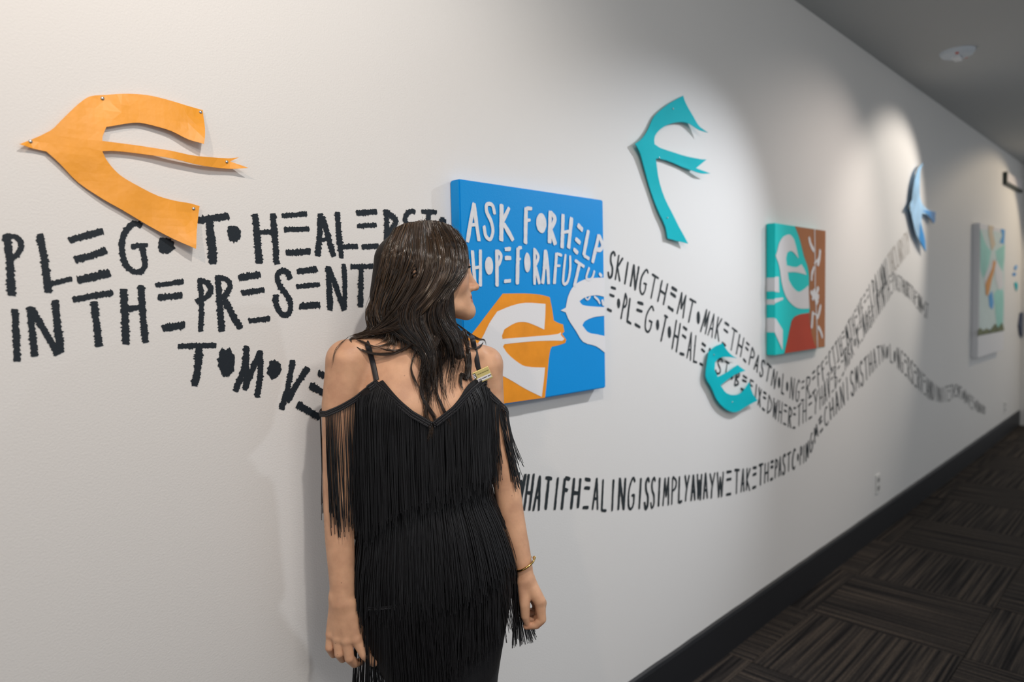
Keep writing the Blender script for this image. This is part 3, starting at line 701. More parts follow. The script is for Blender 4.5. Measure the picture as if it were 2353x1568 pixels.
flat('blue_tail', [(300,745),(380,750),(478,770),(472,898),(450,925),(410,850),(360,790)], -0.0335, M_deep, bird, CI, n=2)
flat('beak', [(95,715),(125,660),(135,740)], -0.0335, M_darkedge, bird, CI, n=1)
o = box('mounting_block', q.x - .03, q.x + .03, -0.0275, -0.0005, q.z - .03, q.z + .03, M_darkedge); centre(bird, o)
# ---- tiny bird shapes past the picture
CJ = (2230, 370, 4.748)
for pl, mt, lb in (([(470,1175),(480,1150),(495,1135),(503,1150),(495,1180),(482,1195)], M_sky, 'small blue paper shape beside the far picture, topmost of three'),
               ([(452,1250),(458,1225),(475,1218),(492,1235),(478,1255)], M_deep, 'small deep blue paper shape beside the far picture, middle of three'),
               ([(472,1335),(490,1320),(508,1345),(505,1390),(495,1425),(482,1380)], M_tealpaper, 'small teal paper shape beside the far picture, lowest of three')):
    o = sheet('paper_scrap', wallpoly(pl, *CJ), lambda x, z: 0.004, 0.003, 0.05, mt); tag(o, lb, 'paper cutout', 'small paper shapes at the far end')
# ---- sign high at the end
M_signwhite = mat('sign_face', (0.75, 0.72, 0.74, 1), 0.5); M_signdark = mat('sign_edge', srgb(38, 50, 46), 0.5)
a = on_wall(2313, 394, -0.03); b = on_wall(2314, 424, -0.03); zt_, zb_ = a.z, b.z
sg = empty('wall_sign', (a.x, 0, zb_)); tag(sg, 'white sign with a dark edge, high at the far end of the wall', 'sign')
xr_ = XEND - .25
o = box('sign_face', a.x + .03, xr_, -0.03, -0.002, zb_ + .03, zt_, M_signwhite, bevel=.004); centre(sg, o)
o = box('sign_edge', a.x, a.x + .03, -0.036, -0.002, zb_, zt_, M_signdark, bevel=.004); centre(sg, o)
o = box('sign_base', a.x + .03, xr_, -0.036, -0.002, zb_, zb_ + .03, M_signdark, bevel=.004); centre(sg, o)
# ---- dark shape low at the end
M_navy = mat('dark_blue_board', srgb(62, 74, 100), 0.5)
pl = [(738,960),(755,950),(764,965),(764,1090),(752,1112),(735,1085),(728,1030)]
o = sheet('blue_board', wallpoly(pl, *CH), lambda x, z: 0.002, 0.02, 0.1, M_navy); tag(o, 'dark blue board at the right end of the wall beyond the far picture', 'board')
# ---- sockets
M_plate = mat('socket_plate', (0.82, 0.82, 0.8, 1), 0.4); M_slot = mat('socket_slot', (0.3, 0.3, 0.3, 1), 0.5)
for (pxx, pyy, lb) in ((2016, 1112, 'white wall socket low on the wall, nearer of two'), (2308, 936, 'white wall socket under the far picture, low on the wall')):
    q = on_wall(pxx, pyy); s = empty('wall_socket', (q.x, 0, q.z)); tag(s, lb, 'socket', 'wall sockets')
    o = box('cover_plate', q.x - .037, q.x + .037, -0.007, -0.0005, q.z - .06, q.z + .06, M_plate, bevel=.002); centre(s, o)
    for dz in (-.026, .026):
        o = box('outlet', q.x - .017, q.x + .017, -0.0095, -0.006, q.z + dz - .014, q.z + dz + .014, M_slot, bevel=.002); centre(s, o)
# ---- smoke detector on the ceiling
q = on_z(2200, 118, CEIL)
M_det = mat('detector_plastic', (0.62, 0.68, 0.75, 1), 0.5); M_led = mat('red_plastic', (0.55, 0.09, 0.07, 1), 0.4); M_glass = mat('clear_lens', (0.8, 0.82, 0.85, 1), 0.12, spec=0.8)
sd = empty('smoke_alarm', (q.x, q.y, CEIL)); tag(sd, 'round white ceiling alarm with a small clear strobe lens', 'smoke alarm')
bm = bmesh.new()
prof = [(0.0, -0.034), (0.055, -0.033), (0.078, -0.024), (0.088, -0.008), (0.09, 0.0)]
seg = 40; rings = []
for r, z in prof:
    rings.append([bm.verts.new((r * math.cos(k * 2 * math.pi / seg), r * math.sin(k * 2 * math.pi / seg), z)) for k in range(seg)] if r else [bm.verts.new((0, 0, z))])
for k in range(seg): bm.faces.new((rings[0][0], rings[1][(k + 1) % seg], rings[1][k]))
for a_, b_ in zip(rings[1:-1], rings[2:]):
    for k in range(seg): bm.faces.new((a_[k], a_[(k + 1) % seg], b_[(k + 1) % seg], b_[k]))
me = bpy.data.meshes.new('housing'); bm.to_mesh(me); bm.free(); link('housing', me, M_det, sd, smooth=True)
for k, (ax, ay) in enumerate(((-.062, -.012), (.055, -.03))):
    link_o = box('red_mark', ax - .012, ax + .012, ay - .008, ay + .008, -0.032, -0.022, M_led, sd, bevel=.002)
for sx_ in (-.02, .02):
    box('strobe_lens', sx_ - .016, sx_ + .016, -.02, .02, -0.052, -0.03, M_glass, sd, bevel=.006)
# ================================================================== the person
Z0 = 1.44                                   # distance of her middle from the camera
FW = (R_CW @ Vector((0, 0, -1))); FW.z = 0; FW.normalize()
RT = Vector((FW.y, -FW.x, 0))
ORG = Vector((CAM.x, CAM.y, 0)) + FW * Z0 + RT * ((985 - CX) / F * Z0)
ML = Matrix(((RT.x, FW.x, 0), (RT.y, FW.y, 0), (0, 0, 1)))        # local -> world rotation
MLI = ML.transposed()
CAML = MLI @ (CAM - ORG)
U = Z0 / F                                   # one pixel at her distance, in metres
def PL(px, py, d=0.0):
    """photo pixel + depth behind her mid plane (in the same pixel unit) -> her local frame, metres"""
    r = MLI @ ray(px, py)
    return CAML + r * ((Z0 + d * U) / r.y)
def pxof(p):
    """local point(s) -> photo pixels"""
    p = np.atleast_2d(np.array(p, float))
    q = (p - np.array(CAML)) @ np.array(MLI @ R_CW)    # into camera space
    return CX + F * q[:, 0] / -q[:, 2], CY - F * q[:, 1] / -q[:, 2]

# ---- distance field helpers
class Field:
    def __init__(s, xs, ys, zs):
        s.x, s.y, s.z = [np.asarray(a, np.float32) for a in (xs, ys, zs)]
        s.f = np.full((len(xs), len(ys), len(zs)), 0.06, np.float32)
    def sl(s, lo, hi):
        r = []
        for a, l, h in zip((s.x, s.y, s.z), lo, hi):
            r.append(slice(max(0, int(np.searchsorted(a, l)) - 1), min(len(a), int(np.searchsorted(a, h)) + 1)))
        return tuple(r)
    def put(s, lo, hi, fn, k, sub=False):
        m = k + 0.008
        S = s.sl([a - m for a in lo], [a + m for a in hi])
        if any(q.stop <= q.start for q in S): return
        X, Y, Z = np.meshgrid(s.x[S[0]], s.y[S[1]], s.z[S[2]], indexing='ij', sparse=True)
        d = fn(X, Y, Z).astype(np.float32); a = s.f[S]
        if sub:
            h = np.clip(.5 - .5 * (a + d) / k, 0, 1); s.f[S] = a * (1 - h) + (-d) * h + k * h * (1 - h)
        else:
            h = np.clip(.5 + .5 * (a - d) / k, 0, 1); s.f[S] = a * (1 - h) + d * h - k * h * (1 - h)
    def cone(s, a, b, ra, rb, k=.008, sub=False):
        a, b = np.array(a, float), np.array(b, float); v = b - a; L2 = float(v @ v) + 1e-12
        def fn(X, Y, Z):
            t = np.clip(((X - a[0]) * v[0] + (Y - a[1]) * v[1] + (Z - a[2]) * v[2]) / L2, 0, 1)
            return np.sqrt((X - a[0] - t * v[0]) ** 2 + (Y - a[1] - t * v[1]) ** 2 + (Z - a[2] - t * v[2]) ** 2) - (ra + (rb - ra) * t)
        r = max(ra, rb); s.put(np.minimum(a, b) - r, np.maximum(a, b) + r, fn, k, sub)
    def chain(s, pts, k=.008):
        P = [np.array(p[0], float) for p in pts]; R_ = [p[1] for p in pts]
        def fn(X, Y, Z):
            out = None
            for a, b, ra, rb in zip(P[:-1], P[1:], R_[:-1], R_[1:]):
                v = b - a; L2 = float(v @ v) + 1e-12
                t = np.clip(((X - a[0]) * v[0] + (Y - a[1]) * v[1] + (Z - a[2]) * v[2]) / L2, 0, 1)
                d = np.sqrt((X - a[0] - t * v[0]) ** 2 + (Y - a[1] - t * v[1]) ** 2 + (Z - a[2] - t * v[2]) ** 2) - (ra + (rb - ra) * t)
                out = d if out is None else np.minimum(out, d)
            return out
        A = np.array(P); r = max(R_)
        s.put(A.min(0) - r, A.max(0) + r, fn, k)
    def ell(s, c, r, k=.01, rot=0.0, sub=False, tilt=0.0):
        c = np.array(c, float); r = np.array(r, float); ca, sa = math.cos(rot), math.sin(rot); ct, st = math.cos(tilt), math.sin(tilt)
        def fn(X, Y, Z):
            x, y, z = X - c[0], Y - c[1], Z - c[2]
            u = x * ca + y * sa; v = -x * sa + y * ca
            u2 = u * ct + z * st; z2 = -u * st + z * ct
            k0 = np.sqrt((u2 / r[0]) ** 2 + (v / r[1]) ** 2 + (z2 / r[2]) ** 2)
            k1 = np.sqrt((u2 / r[0] ** 2) ** 2 + (v / r[1] ** 2) ** 2 + (z2 / r[2] ** 2) ** 2) + 1e-9
            return k0 * (k0 - 1) / k1
        m = r.max(); s.put(c - m, c + m, fn, k, sub)
    def nets(s, name):
        f = s.f; ins = f < 0; nx, ny, nz = f.shape
        c = ins[:-1, :-1, :-1].astype(np.int8)
        cnt = sum(ins[i:nx - 1 + i, j:ny - 1 + j, k:nz - 1 + k].astype(np.int8) for i in (0, 1) for j in (0, 1) for k in (0, 1))
        I = np.argwhere((cnt > 0) & (cnt < 8)); idx = np.full(cnt.shape, -1, np.int32); idx[tuple(I.T)] = np.arange(len(I))
        acc = np.zeros((len(I), 3)); n = np.zeros(len(I))
        co = [(i, j, k) for i in (0, 1) for j in (0, 1) for k in (0, 1)]
        val = {q: f[I[:, 0] + q[0], I[:, 1] + q[1], I[:, 2] + q[2]].astype(float) for q in co}
        for a in co:
            for ax in range(3):
                if a[ax]: continue
                b = list(a); b[ax] = 1; b = tuple(b)
                m = (val[a] < 0) != (val[b] < 0)
                t = np.where(m, val[a] / (val[a] - val[b] + 1e-20), 0)
                p = np.tile(np.array(a, float), (len(I), 1)); p[:, ax] += t
                acc[m] += p[m]; n[m] += 1
        acc /= n[:, None]
        V = np.empty_like(acc)
        for ax, g in enumerate((s.x, s.y, s.z)):
            V[:, ax] = g[I[:, ax]] + acc[:, ax] * (g[I[:, ax] + 1] - g[I[:, ax]])
        quads = []
        for ax in range(3):
            u, w = (ax + 1) % 3, (ax + 2) % 3
            A = np.moveaxis(ins, (ax, u, w), (0, 1, 2)); D = np.moveaxis(idx, (ax, u, w), (0, 1, 2))
            ch = A[:-1, 1:-1, 1:-1] != A[1:, 1:-1, 1:-1]
            E = np.argwhere(ch); i, j, k = E[:, 0], E[:, 1] + 1, E[:, 2] + 1
            q = np.stack([D[i, j - 1, k - 1], D[i, j, k - 1], D[i, j, k], D[i, j - 1, k]], 1)
            flip = ~A[i, j, k]
            q[flip] = q[flip][:, ::-1]
            quads.append(q)
        Q = np.concatenate(quads); Q = Q[(Q >= 0).all(1)]
        me = bpy.data.meshes.new(name)
        me.vertices.add(len(V)); me.vertices.foreach_set('co', V.astype(np.float32).ravel())
        me.loops.add(Q.size); me.loops.foreach_set('vertex_index', Q.astype(np.int32).ravel())
        me.polygons.add(len(Q)); me.polygons.foreach_set('loop_start', np.arange(0, Q.size, 4, dtype=np.int32))
        me.update(calc_edges=True); me.polygons.foreach_set('use_smooth', np.ones(len(Q), bool))
        return me, V, Q

TW_ = math.radians(20)                         # her torso is turned 20 degrees to the picture's right
LAT = (math.cos(TW_), math.sin(TW_))
SEC = [(786,930,1035,42,8),(812,868,1080,60,6),(845,836,1106,76,4),(890,826,1118,88,0),(935,828,1120,94,-4),(1000,833,1120,92,0),(1080,839,1118,86,0),(1145,844,1121,84,0),(1215,838,1152,96,0),(1310,829,1180,108,3),(1395,834,1174,110,3),(1480,862,1158,104,0),(1568,898,1143,98,0),(1700,905,1132,88,0),(1900,910,1128,80,0)]
sec = []
for y, xl, xr, ry, dc in SEC:
    c = PL((xl + xr) / 2, y, dc); hw = (xr - xl) / 2
    rx = math.sqrt(max((hw ** 2 - (ry * math.sin(TW_)) ** 2), 100)) / math.cos(TW_)
    sec.append((c.z, c.x, c.y, rx * U, ry * U))
sec = np.array(sec[::-1])
_c = catmull(sec, 12); sec = np.array(_c)
BREAST = [((904, 946, -64), (50, 44, 48)), ((1050, 944, -30), (47, 44, 47))]
def torso_sdf(X, Y, Z, breasts=False):
    zc = np.clip(Z, sec[0, 0], sec[-1, 0])
    cx, cy, rx, ry = [np.interp(zc, sec[:, 0], sec[:, k]) for k in (1, 2, 3, 4)]
    x, y = X - cx, Y - cy
    u = x * LAT[0] + y * LAT[1]; v = -x * LAT[1] + y * LAT[0]
    k0 = np.sqrt((u / rx) ** 2 + (v / ry) ** 2) + 1e-9; k1 = np.sqrt((u / rx ** 2) ** 2 + (v / ry ** 2) ** 2) + 1e-9
    d = k0 * (k0 - 1) / k1
    over = np.maximum(Z - sec[-1, 0], sec[0, 0] - Z)
    d = np.where(over > 0, np.sqrt(np.maximum(d, 0) ** 2 + over ** 2), d)
    if breasts:
        for c, r in BREAST:
            c = PL(*c); r = np.array(r) * U
            q = [(X - c.x) / r[0], (Y - c.y) / r[1], (Z - c.z) / r[2]]
            k0 = np.sqrt(q[0] ** 2 + q[1] ** 2 + q[2] ** 2); e = (k0 - 1) * r.min()
            k = .03; h = np.clip(.5 + .5 * (d - e) / k, 0, 1); d = d * (1 - h) + e * h - k * h * (1 - h)
    return d

xs = np.arange(PL(728, 1000).x, PL(1272, 1000).x, 0.0023)
ys = np.arange(-0.150, 0.135, 0.0023)
zt = PL(985, 500).z; zk = PL(985, 1600).z
zs = np.concatenate([np.arange(-0.02, zk, 0.012), np.arange(zk, zt, 0.0023)])
B = Field(xs, ys, zs)
B.put((PL(815, 1000).x, -.13, sec[0, 0]), (PL(1190, 1000).x, .13, sec[-1, 0] + .02), lambda X, Y, Z: torso_sdf(X, Y, Z), .01)
for c, r in BREAST: B.ell(PL(*c), np.array(r) * U, .03)
def c_(*a): return [(PL(x, y, d), r * U) for x, y, d, r in a]
# shoulders, neck
B.chain(c_((975, 800, 12, 46), (850, 808, -34, 34), (800, 828, -54, 43)), .03)
B.chain(c_((985, 802, 12, 44), (1080, 816, 36, 33), (1112, 838, 52, 42)), .03)
B.chain(c_((972, 830, 12, 50), (974, 770, 12, 46), (984, 700, 12, 50)), .025)
B.chain(c_((955, 826, -52, 8), (880, 800, -62, 9), (825, 800, -66, 10)), .022)      # collar bones
B.chain(c_((1010, 830, -34, 8), (1060, 812, -8, 9), (1100, 812, 14, 10)), .022)
# arms
B.chain(c_((797, 829, -56, 45), (783, 930, -60, 41), (781, 1030, -60, 38), (778, 1125, -60, 34.5), (779, 1175, -66, 33.5), (781, 1240, -72, 32), (786, 1330, -80, 28), (788, 1376, -84, 27)), .012)
B.chain(c_((1112, 840, 52, 44), (1124, 930, 56, 36), (1143, 1020, 58, 32), (1163, 1110, 56, 32.5), (1174, 1180, 46, 31), (1190, 1250, 32, 26), (1205, 1305, 20, 19.5), (1208, 1330, 16, 19)), .012)
B.chain(c_((1191, 1250, 44, 22), (1206, 1310, 36, 17), (1209, 1335, 34, 17)), .01)
# her right hand (picture left): back of the hand to the camera, fingers curled
W1 = -86
for a, b, ra, rb in (((774, 1388, W1), (761, 1457, W1 + 2), 17, 12), ((783, 1390, W1 - 4), (777, 1466, W1 - 6), 18, 12.5), ((794, 1390, W1 - 5), (797, 1471, W1 - 10), 18, 13), ((804, 1390, W1), (819, 1468, W1 - 8), 18, 13.5)):
    B.cone(PL(*a), PL(*b), ra * U, rb * U, .009)
B.chain(c_((800, 1400, W1 + 8, 18), (826, 1446, W1 + 12, 14)), .009)
fk = .0028
B.chain(c_((761, 1457, W1 + 1, 11), (757, 1489, W1 - 2, 9.2), (766, 1504, W1 + 14, 8.4), (776, 1503, W1 + 27, 7)), fk)
B.chain(c_((777, 1466, W1 - 6, 12), (779, 1503, W1 - 9, 10.2), (787, 1514, W1 + 6, 9.4), (794, 1508, W1 + 20, 7.6)), fk)
B.chain(c_((797, 1471, W1 - 10, 12.6), (803, 1513, W1 - 12, 10.8), (815, 1525, W1 + 2, 9.8), (828, 1522, W1 + 14, 8)), fk)
B.chain(c_((819, 1468, W1 - 8, 12.8), (838, 1505, W1 - 11, 11), (850, 1518, W1 - 5, 10), (860, 1525, W1 + 3, 8)), fk)
B.chain(c_((812, 1405, W1 + 10, 15), (837, 1442, W1 + 16, 12), (846, 1474, W1 + 18, 10), (850, 1497, W1 + 18, 8)), .005)
for x, y, d in ((761, 1459, W1 - 5), (777, 1468, W1 - 12), (797, 1473, W1 - 16), (820, 1469, W1 - 14)):   # knuckles
    B.ell(PL(x, y, d), (7 * U, 6 * U, 7 * U), .006)
for x, y, d in ((757, 1490, W1 - 6), (779, 1504, W1 - 13), (803, 1514, W1 - 16), (838, 1506, W1 - 15)):
    B.ell(PL(x, y, d), (6 * U, 5 * U, 6 * U), .005)
B.ell(PL(766, 1372, -92), (8 * U, 8 * U, 9 * U), .012)                            # wrist bone
# her left hand (picture right): seen from the thumb side, fingers curling back
for a, b, ra, rb in (((1210, 1335, 16), (1240, 1382, 6), 18, 14), ((1212, 1335, 24), (1243, 1386, 22), 17, 13.5), ((1211, 1337, 32), (1240, 1390, 37), 16, 13), ((1208, 1338, 38), (1234, 1390, 50), 15, 11.5)):
    B.cone(PL(*a), PL(*b), ra * U, rb * U, .009)
B.chain(c_((1203, 1340, 12, 15), (1206, 1390, 0, 12.5), (1207, 1416, 0, 10.5), (1211, 1431, 4, 8)), .006)
B.chain(c_((1240, 1382, 6, 13), (1245, 1424, 4, 10.6), (1232, 1437, 4, 9.6), (1209, 1440, 7, 7.6)), fk)
B.chain(c_((1243, 1386, 23, 12.5), (1244, 1416, 25, 10.2), (1229, 1425, 26, 9), (1214, 1426, 26, 7.4)), fk)
B.chain(c_((1240, 1390, 38, 12), (1236, 1412, 42, 10), (1222, 1412, 42, 8.6), (1212, 1406, 40, 7.4)), fk)
B.chain(c_((1234, 1390, 51, 11), (1229, 1407, 55, 9), (1217, 1405, 54, 7.6), (1208, 1399, 52, 6.6)), fk)
# legs and feet (below the frame)
for s, fx in ((-1, .03), (1, .05)):
    c0 = PL(1025, 1568, 0)
    hx = c0.x - .004 - .004 + s * .038; hy = s * .012
    B.chain([((hx, hy, sec[0, 0] + .12), .045), ((hx - s * .001, hy - .006, .45), .043), ((hx - s * .01, hy + .02, .30), .046), ((hx - s * .012, hy + .015, .09), .032), ((hx - s * .012, hy + .02, .04), .03)], .02)
    B.chain([((hx - s * .012, hy + .03, .03), .026), ((hx + .02, hy - .06, .028), .028), ((hx + .035, hy - .12, .018), .02)], .012)
# ---- head, in profile towards the picture's right
HA = math.radians(8); HC = (983, 602, 8)
def HL(f, s, z):
    return PL(HC[0], HC[1], HC[2]) + Vector((f * math.cos(HA) - s * math.sin(HA), f * math.sin(HA) + s * math.cos(HA), z)) * U
def hell(f, s, z, rf, rs_, rz, k=.01, sub=False, tilt=0.0):
    B.ell(HL(f, s, z), (rf * U, rs_ * U, rz * U), k, HA, sub, tilt)
hell(-8, 0, -2, 92, 70, 82)
hell(42, 0, 12, 46, 58, 60, .02)
hell(48, 0, -45, 44, 54, 72, .02)
B.chain([(HL(88, 0, -116), 14 * U), (HL(55, -34, -104), 15 * U), (HL(10, -50, -72), 17 * U)], .02)
B.chain([(HL(88, 0, -116), 14 * U), (HL(55, 34, -104), 15 * U), (HL(10, 50, -72), 17 * U)], .02)
hell(84, 0, -113, 14, 17, 16, .012)
hell(60, 0, -100, 32, 34, 24, .02)
for s in (-1, 1):
    hell(62, s * 33, -52, 24, 22, 26, .018)            # cheek
    hell(80, s * 30, -20, 15, 14, 9, .008, True)       # eye socket
    hell(79, s * 24, -1, 14, 22, 6, .012)              # brow ridge
hell(76, 0, -80, 20, 32, 30, .012)
B.chain([(HL(88, 0, -12), 8 * U), (HL(91, 0, -26), 7 * U), (HL(99, 0, -44), 7.5 * U), (HL(107, 0, -58), 8.5 * U)], .009)
hell(108, 0, -60, 9, 9, 8.5, .004)
for s in (-1, 1): hell(99, s * 10, -63, 9, 7, 7, .005)
for s in (-1, 1): hell(103, s * 6, -71, 5, 3, 3, .003, True)
hell(91, 0, -81, 8, 21, 6, .005)
hell(90, 0, -91, 8.5, 18, 6, .006)
B.chain([(HL(99, 0, -86.5), 1.1 * U), (HL(92, -13, -86), 1.2 * U), (HL(80, -25, -83), 1.4 * U)], .002)
for pr in ([(HL(104, 0, -86.6), 1.3 * U), (HL(96, -12, -86.4), 1.4 * U), (HL(82, -26, -82), 1.5 * U)], [(HL(104, 0, -86.6), 1.3 * U), (HL(96, 12, -86.4), 1.4 * U), (HL(82, 26, -82), 1.5 * U)]):
    for p, q in zip(pr[:-1], pr[1:]): B.cone(p[0], q[0], p[1], q[1], .003, True)
for s in (-1, 1):
    hell(-31, s * 82, -27, 6, 12, 13, .006)
    hell(-22, s * 72, -28, 15, 7, 26, .006); hell(-19, s * 78, -26, 8, 5, 15, .005, True)

def skin_mat():
    m = mat('skin', (0.70, 0.415, 0.265, 1), 0.48, spec=0.4)
    nt = m.node_tree; b = nt.nodes['Principled BSDF']
    b.inputs['Subsurface Weight'].default_value = 0.12; b.inputs['Subsurface Radius'].default_value = (0.8, 0.3, 0.15); b.inputs['Subsurface Scale'].default_value = 0.012
    tc = nt.nodes.new('ShaderNodeTexCoord')
    at = nt.nodes.new('ShaderNodeAttribute'); at.attribute_name = 'tint'
    n = nt.nodes.new('ShaderNodeTexNoise'); n.inputs['Scale'].default_value = 28; n.inputs['Detail'].default_value = 6
    nt.links.new(tc.outputs['Object'], n.inputs['Vector'])
    cr = nt.nodes.new('ShaderNodeValToRGB'); cr.color_ramp.elements[0].position = .35; cr.color_ramp.elements[0].color = (.84, .78, .76, 1)
    cr.color_ramp.elements[1].position = .65; cr.color_ramp.elements[1].color = (1.05, 1.03, 1.0, 1)
    nt.links.new(n.outputs['Fac'], cr.inputs['Fac'])
    v = nt.nodes.new('ShaderNodeTexVoronoi'); v.inputs['Scale'].default_value = 42; v.inputs['Randomness'].default_value = 1.0
    nt.links.new(tc.outputs['Object'], v.inputs['Vector'])
    lt_ = nt.nodes.new('ShaderNodeMath'); lt_.operation = 'LESS_THAN'; lt_.inputs[1].default_value = 0.055
    nt.links.new(v.outputs['Distance'], lt_.inputs[0])
    m0 = nt.nodes.new('ShaderNodeMix'); m0.data_type = 'RGBA'; m0.blend_type = 'MULTIPLY'; m0.inputs['Factor'].default_value = 1
    nt.links.new(at.outputs['Color'], m0.inputs['A']); nt.links.new(cr.outputs['Color'], m0.inputs['B'])
    m1 = nt.nodes.new('ShaderNodeMix'); m1.data_type = 'RGBA'
    sc = nt.nodes.new('ShaderNodeMath'); sc.operation = 'MULTIPLY'; sc.inputs[1].default_value = 0.45
    nt.links.new(lt_.outputs[0], sc.inputs[0]); nt.links.new(sc.outputs[0], m1.inputs['Factor'])
    nt.links.new(m0.outputs['Result'], m1.inputs['A']); m1.inputs['B'].default_value = (0.16, 0.07, 0.04, 1)
    nt.links.new(m1.outputs['Result'], b.inputs['Base Color'])
    n2 = nt.nodes.new('ShaderNodeTexNoise'); n2.inputs['Scale'].default_value = 420; nt.links.new(tc.outputs['Object'], n2.inputs['Vector'])
    bp = nt.nodes.new('ShaderNodeBump'); bp.inputs['Strength'].default_value = .25; bp.inputs['Distance'].default_value = .0006
    nt.links.new(n2.outputs['Fac'], bp.inputs['Height']); nt.links.new(bp.outputs['Normal'], b.inputs['Normal'])
    return m
M_skin = skin_mat()
person = empty('person', ORG); person.rotation_euler = ML.to_euler()
tag(person, 'woman with long dark brown hair and black fringed dress, head turned to the blue canvas', 'person')
me, BV, BQ = B.nets('body')
# colour that belongs to the skin itself: lips, brows, flushed knuckles
tint = np.tile(np.array([0.70, 0.415, 0.265, 1.0]), (len(BV), 1))
def near(c, r):
    c = np.array(c); return np.clip(1 - np.sqrt((((BV - c) / (np.array(r) * U)) ** 2).sum(1)), 0, 1)[:, None]
def paint(c, r, col, amt=1.0, sharp=3.0):
    w = np.clip(near(c, r) * sharp, 0, 1) * amt
    tint[:] = tint * (1 - w) + np.array(col + (1.0,)) * w
for s in (-1, 1):
    paint(HL(96, s * 8, -83), (12, 16, 6), (.36, .11, .09), .85); paint(HL(94, s * 7, -91.5), (12, 15, 6.5), (.42, .13, .11), .85)
    for t in np.linspace(0, 1, 7):
        paint(HL(92 - 10 * t ** 2, s * (10 + 30 * t), 0 + 5 * math.sin(t * 2.6)), (12, 5, 3.6), (.035, .02, .014), .9)
    paint(HL(70, s * 42, -60), (26, 20, 22), (.58, .25, .17), .35, 1.2)
for x, y, d in ((761, 1459, W1), (777, 1468, W1), (797, 1473, W1 - 8), (820, 1469, W1 - 8), (757, 1490, W1), (779, 1504, W1), (803, 1514, W1), (838, 1506, W1), (1240, 1440, 4), (1215, 1440, 6)):
    paint(PL(x, y, d), (15, 15, 15), (.56, .23, .15), .5, 1.5)
ca = me.color_attributes.new('tint', 'FLOAT_COLOR', 'POINT'); ca.data.foreach_set('color', tint.ravel())
body = link('body', me, M_skin, person)
# eyes
M_eye = mat('eye_white', (.75, .73, .7, 1), .2); M_iris = mat('iris', (.05, .03, .02, 1), .15)
for s in (-1, 1):
    bm = bmesh.new(); bmesh.ops.create_uvsphere(bm, u_segments=20, v_segments=14, radius=11 * U)
    mem = bpy.data.meshes.new('eye'); bm.to_mesh(mem); bm.free(); mem.materials.append(M_eye); mem.materials.append(M_iris)
    o = link('eye', mem, None, person, smooth=True, loc=HL(74, s * 29, -20))
    for p in mem.polygons:
        if Vector(p.normal).dot(Vector((math.cos(HA), math.sin(HA), 0))) > .86: p.material_index = 1
tubes = []
for s in (-1, 1):
    for k in range(16):
        t = k / 15; a = HL(86 - 5 * t, s * (20 + 18 * t), -15 - 2 * t); b = HL(94 - 6 * t, s * (20 + 24 * t), -17); c = HL(98 - 7 * t, s * (20 + 27 * t), -13)
        tubes.append([a, b, c])
M_lash = mat('lash_black', (.01, .008, .007, 1), .5)
link('eyelashes', tube_mesh('eyelashes', tubes, [[.9 * U, .6 * U, .2 * U]] * len(tubes)), M_lash, person)['kind'] = 'stuff'
BB = BVHTree.FromPolygons([Vector(v) for v in BV], [tuple(q) for q in BQ.tolist()])
# ================================================================== hair
def hair_mat(name, tinted=True):
    m = mat(name, (.022, .013, .009, 1), .17, spec=.75)
    nt = m.node_tree; b = nt.nodes['Principled BSDF']
    if tinted:
        at = nt.nodes.new('ShaderNodeAttribute'); at.attribute_name = 'tint'
        nt.links.new(at.outputs['Color'], b.inputs['Base Color'])
    return m
M_hair = hair_mat('brown_hair'); M_hairbase = mat('dark_hair_mass', (.012, .008, .006, 1), .55, spec=.25, bump=(90, .5, .004))
gx = np.arange(PL(800, 700).x, PL(1120, 700).x, .003); gy = np.arange(-.15, .12, .003); gz = np.arange(PL(985, 900).z, PL(985, 488).z, .003)
HB = Field(gx, gy, gz)
def hh(f, s, z, rf, rs_, rz, k=.01, sub=False): HB.ell(HL(f, s, z), (rf * U, rs_ * U, rz * U), k, HA, sub)
hh(-10, 0, 4, 98, 80, 84, .01)
hh(72, 0, -52, 50, 57, 78, .006, True)                # face opening
hh(95, 0, -10, 30, 52, 50, .006, True)
HB.chain([(HL(46, -58, 26), 18 * U), (HL(58, -56, -16), 13 * U), (HL(36, -62, -46), 14 * U), (HL(28, -60, -80), 16 * U)], .01)
HB.chain([(HL(46, 58, 26), 18 * U), (HL(56, 58, -16), 14 * U), (HL(40, 62, -60), 18 * U), (HL(40, 50, -130), 20 * U), (HL(60, 30, -175), 14 * U)], .01)
HB.chain(c_((905, 600, 0, 44), (888, 680, 0, 38), (892, 725, -14, 34), (900, 752, -30, 20)), .02)
HB.chain(c_((960, 620, -10, 60), (955, 700, -30, 52), (968, 750, -48, 40), (985, 800, -74, 20), (990, 850, -92, 10)), .02)
HB.chain(c_((1005, 660, -30, 34), (1012, 730, -40, 34), (1032, 775, -52, 22), (1055, 815, -58, 12)), .02)
HB.chain(c_((930, 600, 40, 60), (930, 700, 50, 56), (960, 780, 60, 40)), .02)
hme, HV, HQ = HB.nets('hair_mass')
hair = link('hair', hme, M_hairbase, person); hair['kind'] = 'stuff'
HBVH = BVHTree.FromPolygons([Vector(v) for v in HV], [tuple(q) for q in HQ.tolist()])
def hitd(px, py, use_hair=True):
    r = MLI @ ray(px, py)
    best = None
    for t in ((BB, HBVH) if use_hair else (BB,)):
        loc, n_, i_, dist = t.ray_cast(CAML, r.normalized())
        if loc is not None: best = loc.y if best is None else min(best, loc.y)
    return None if best is None else best / U
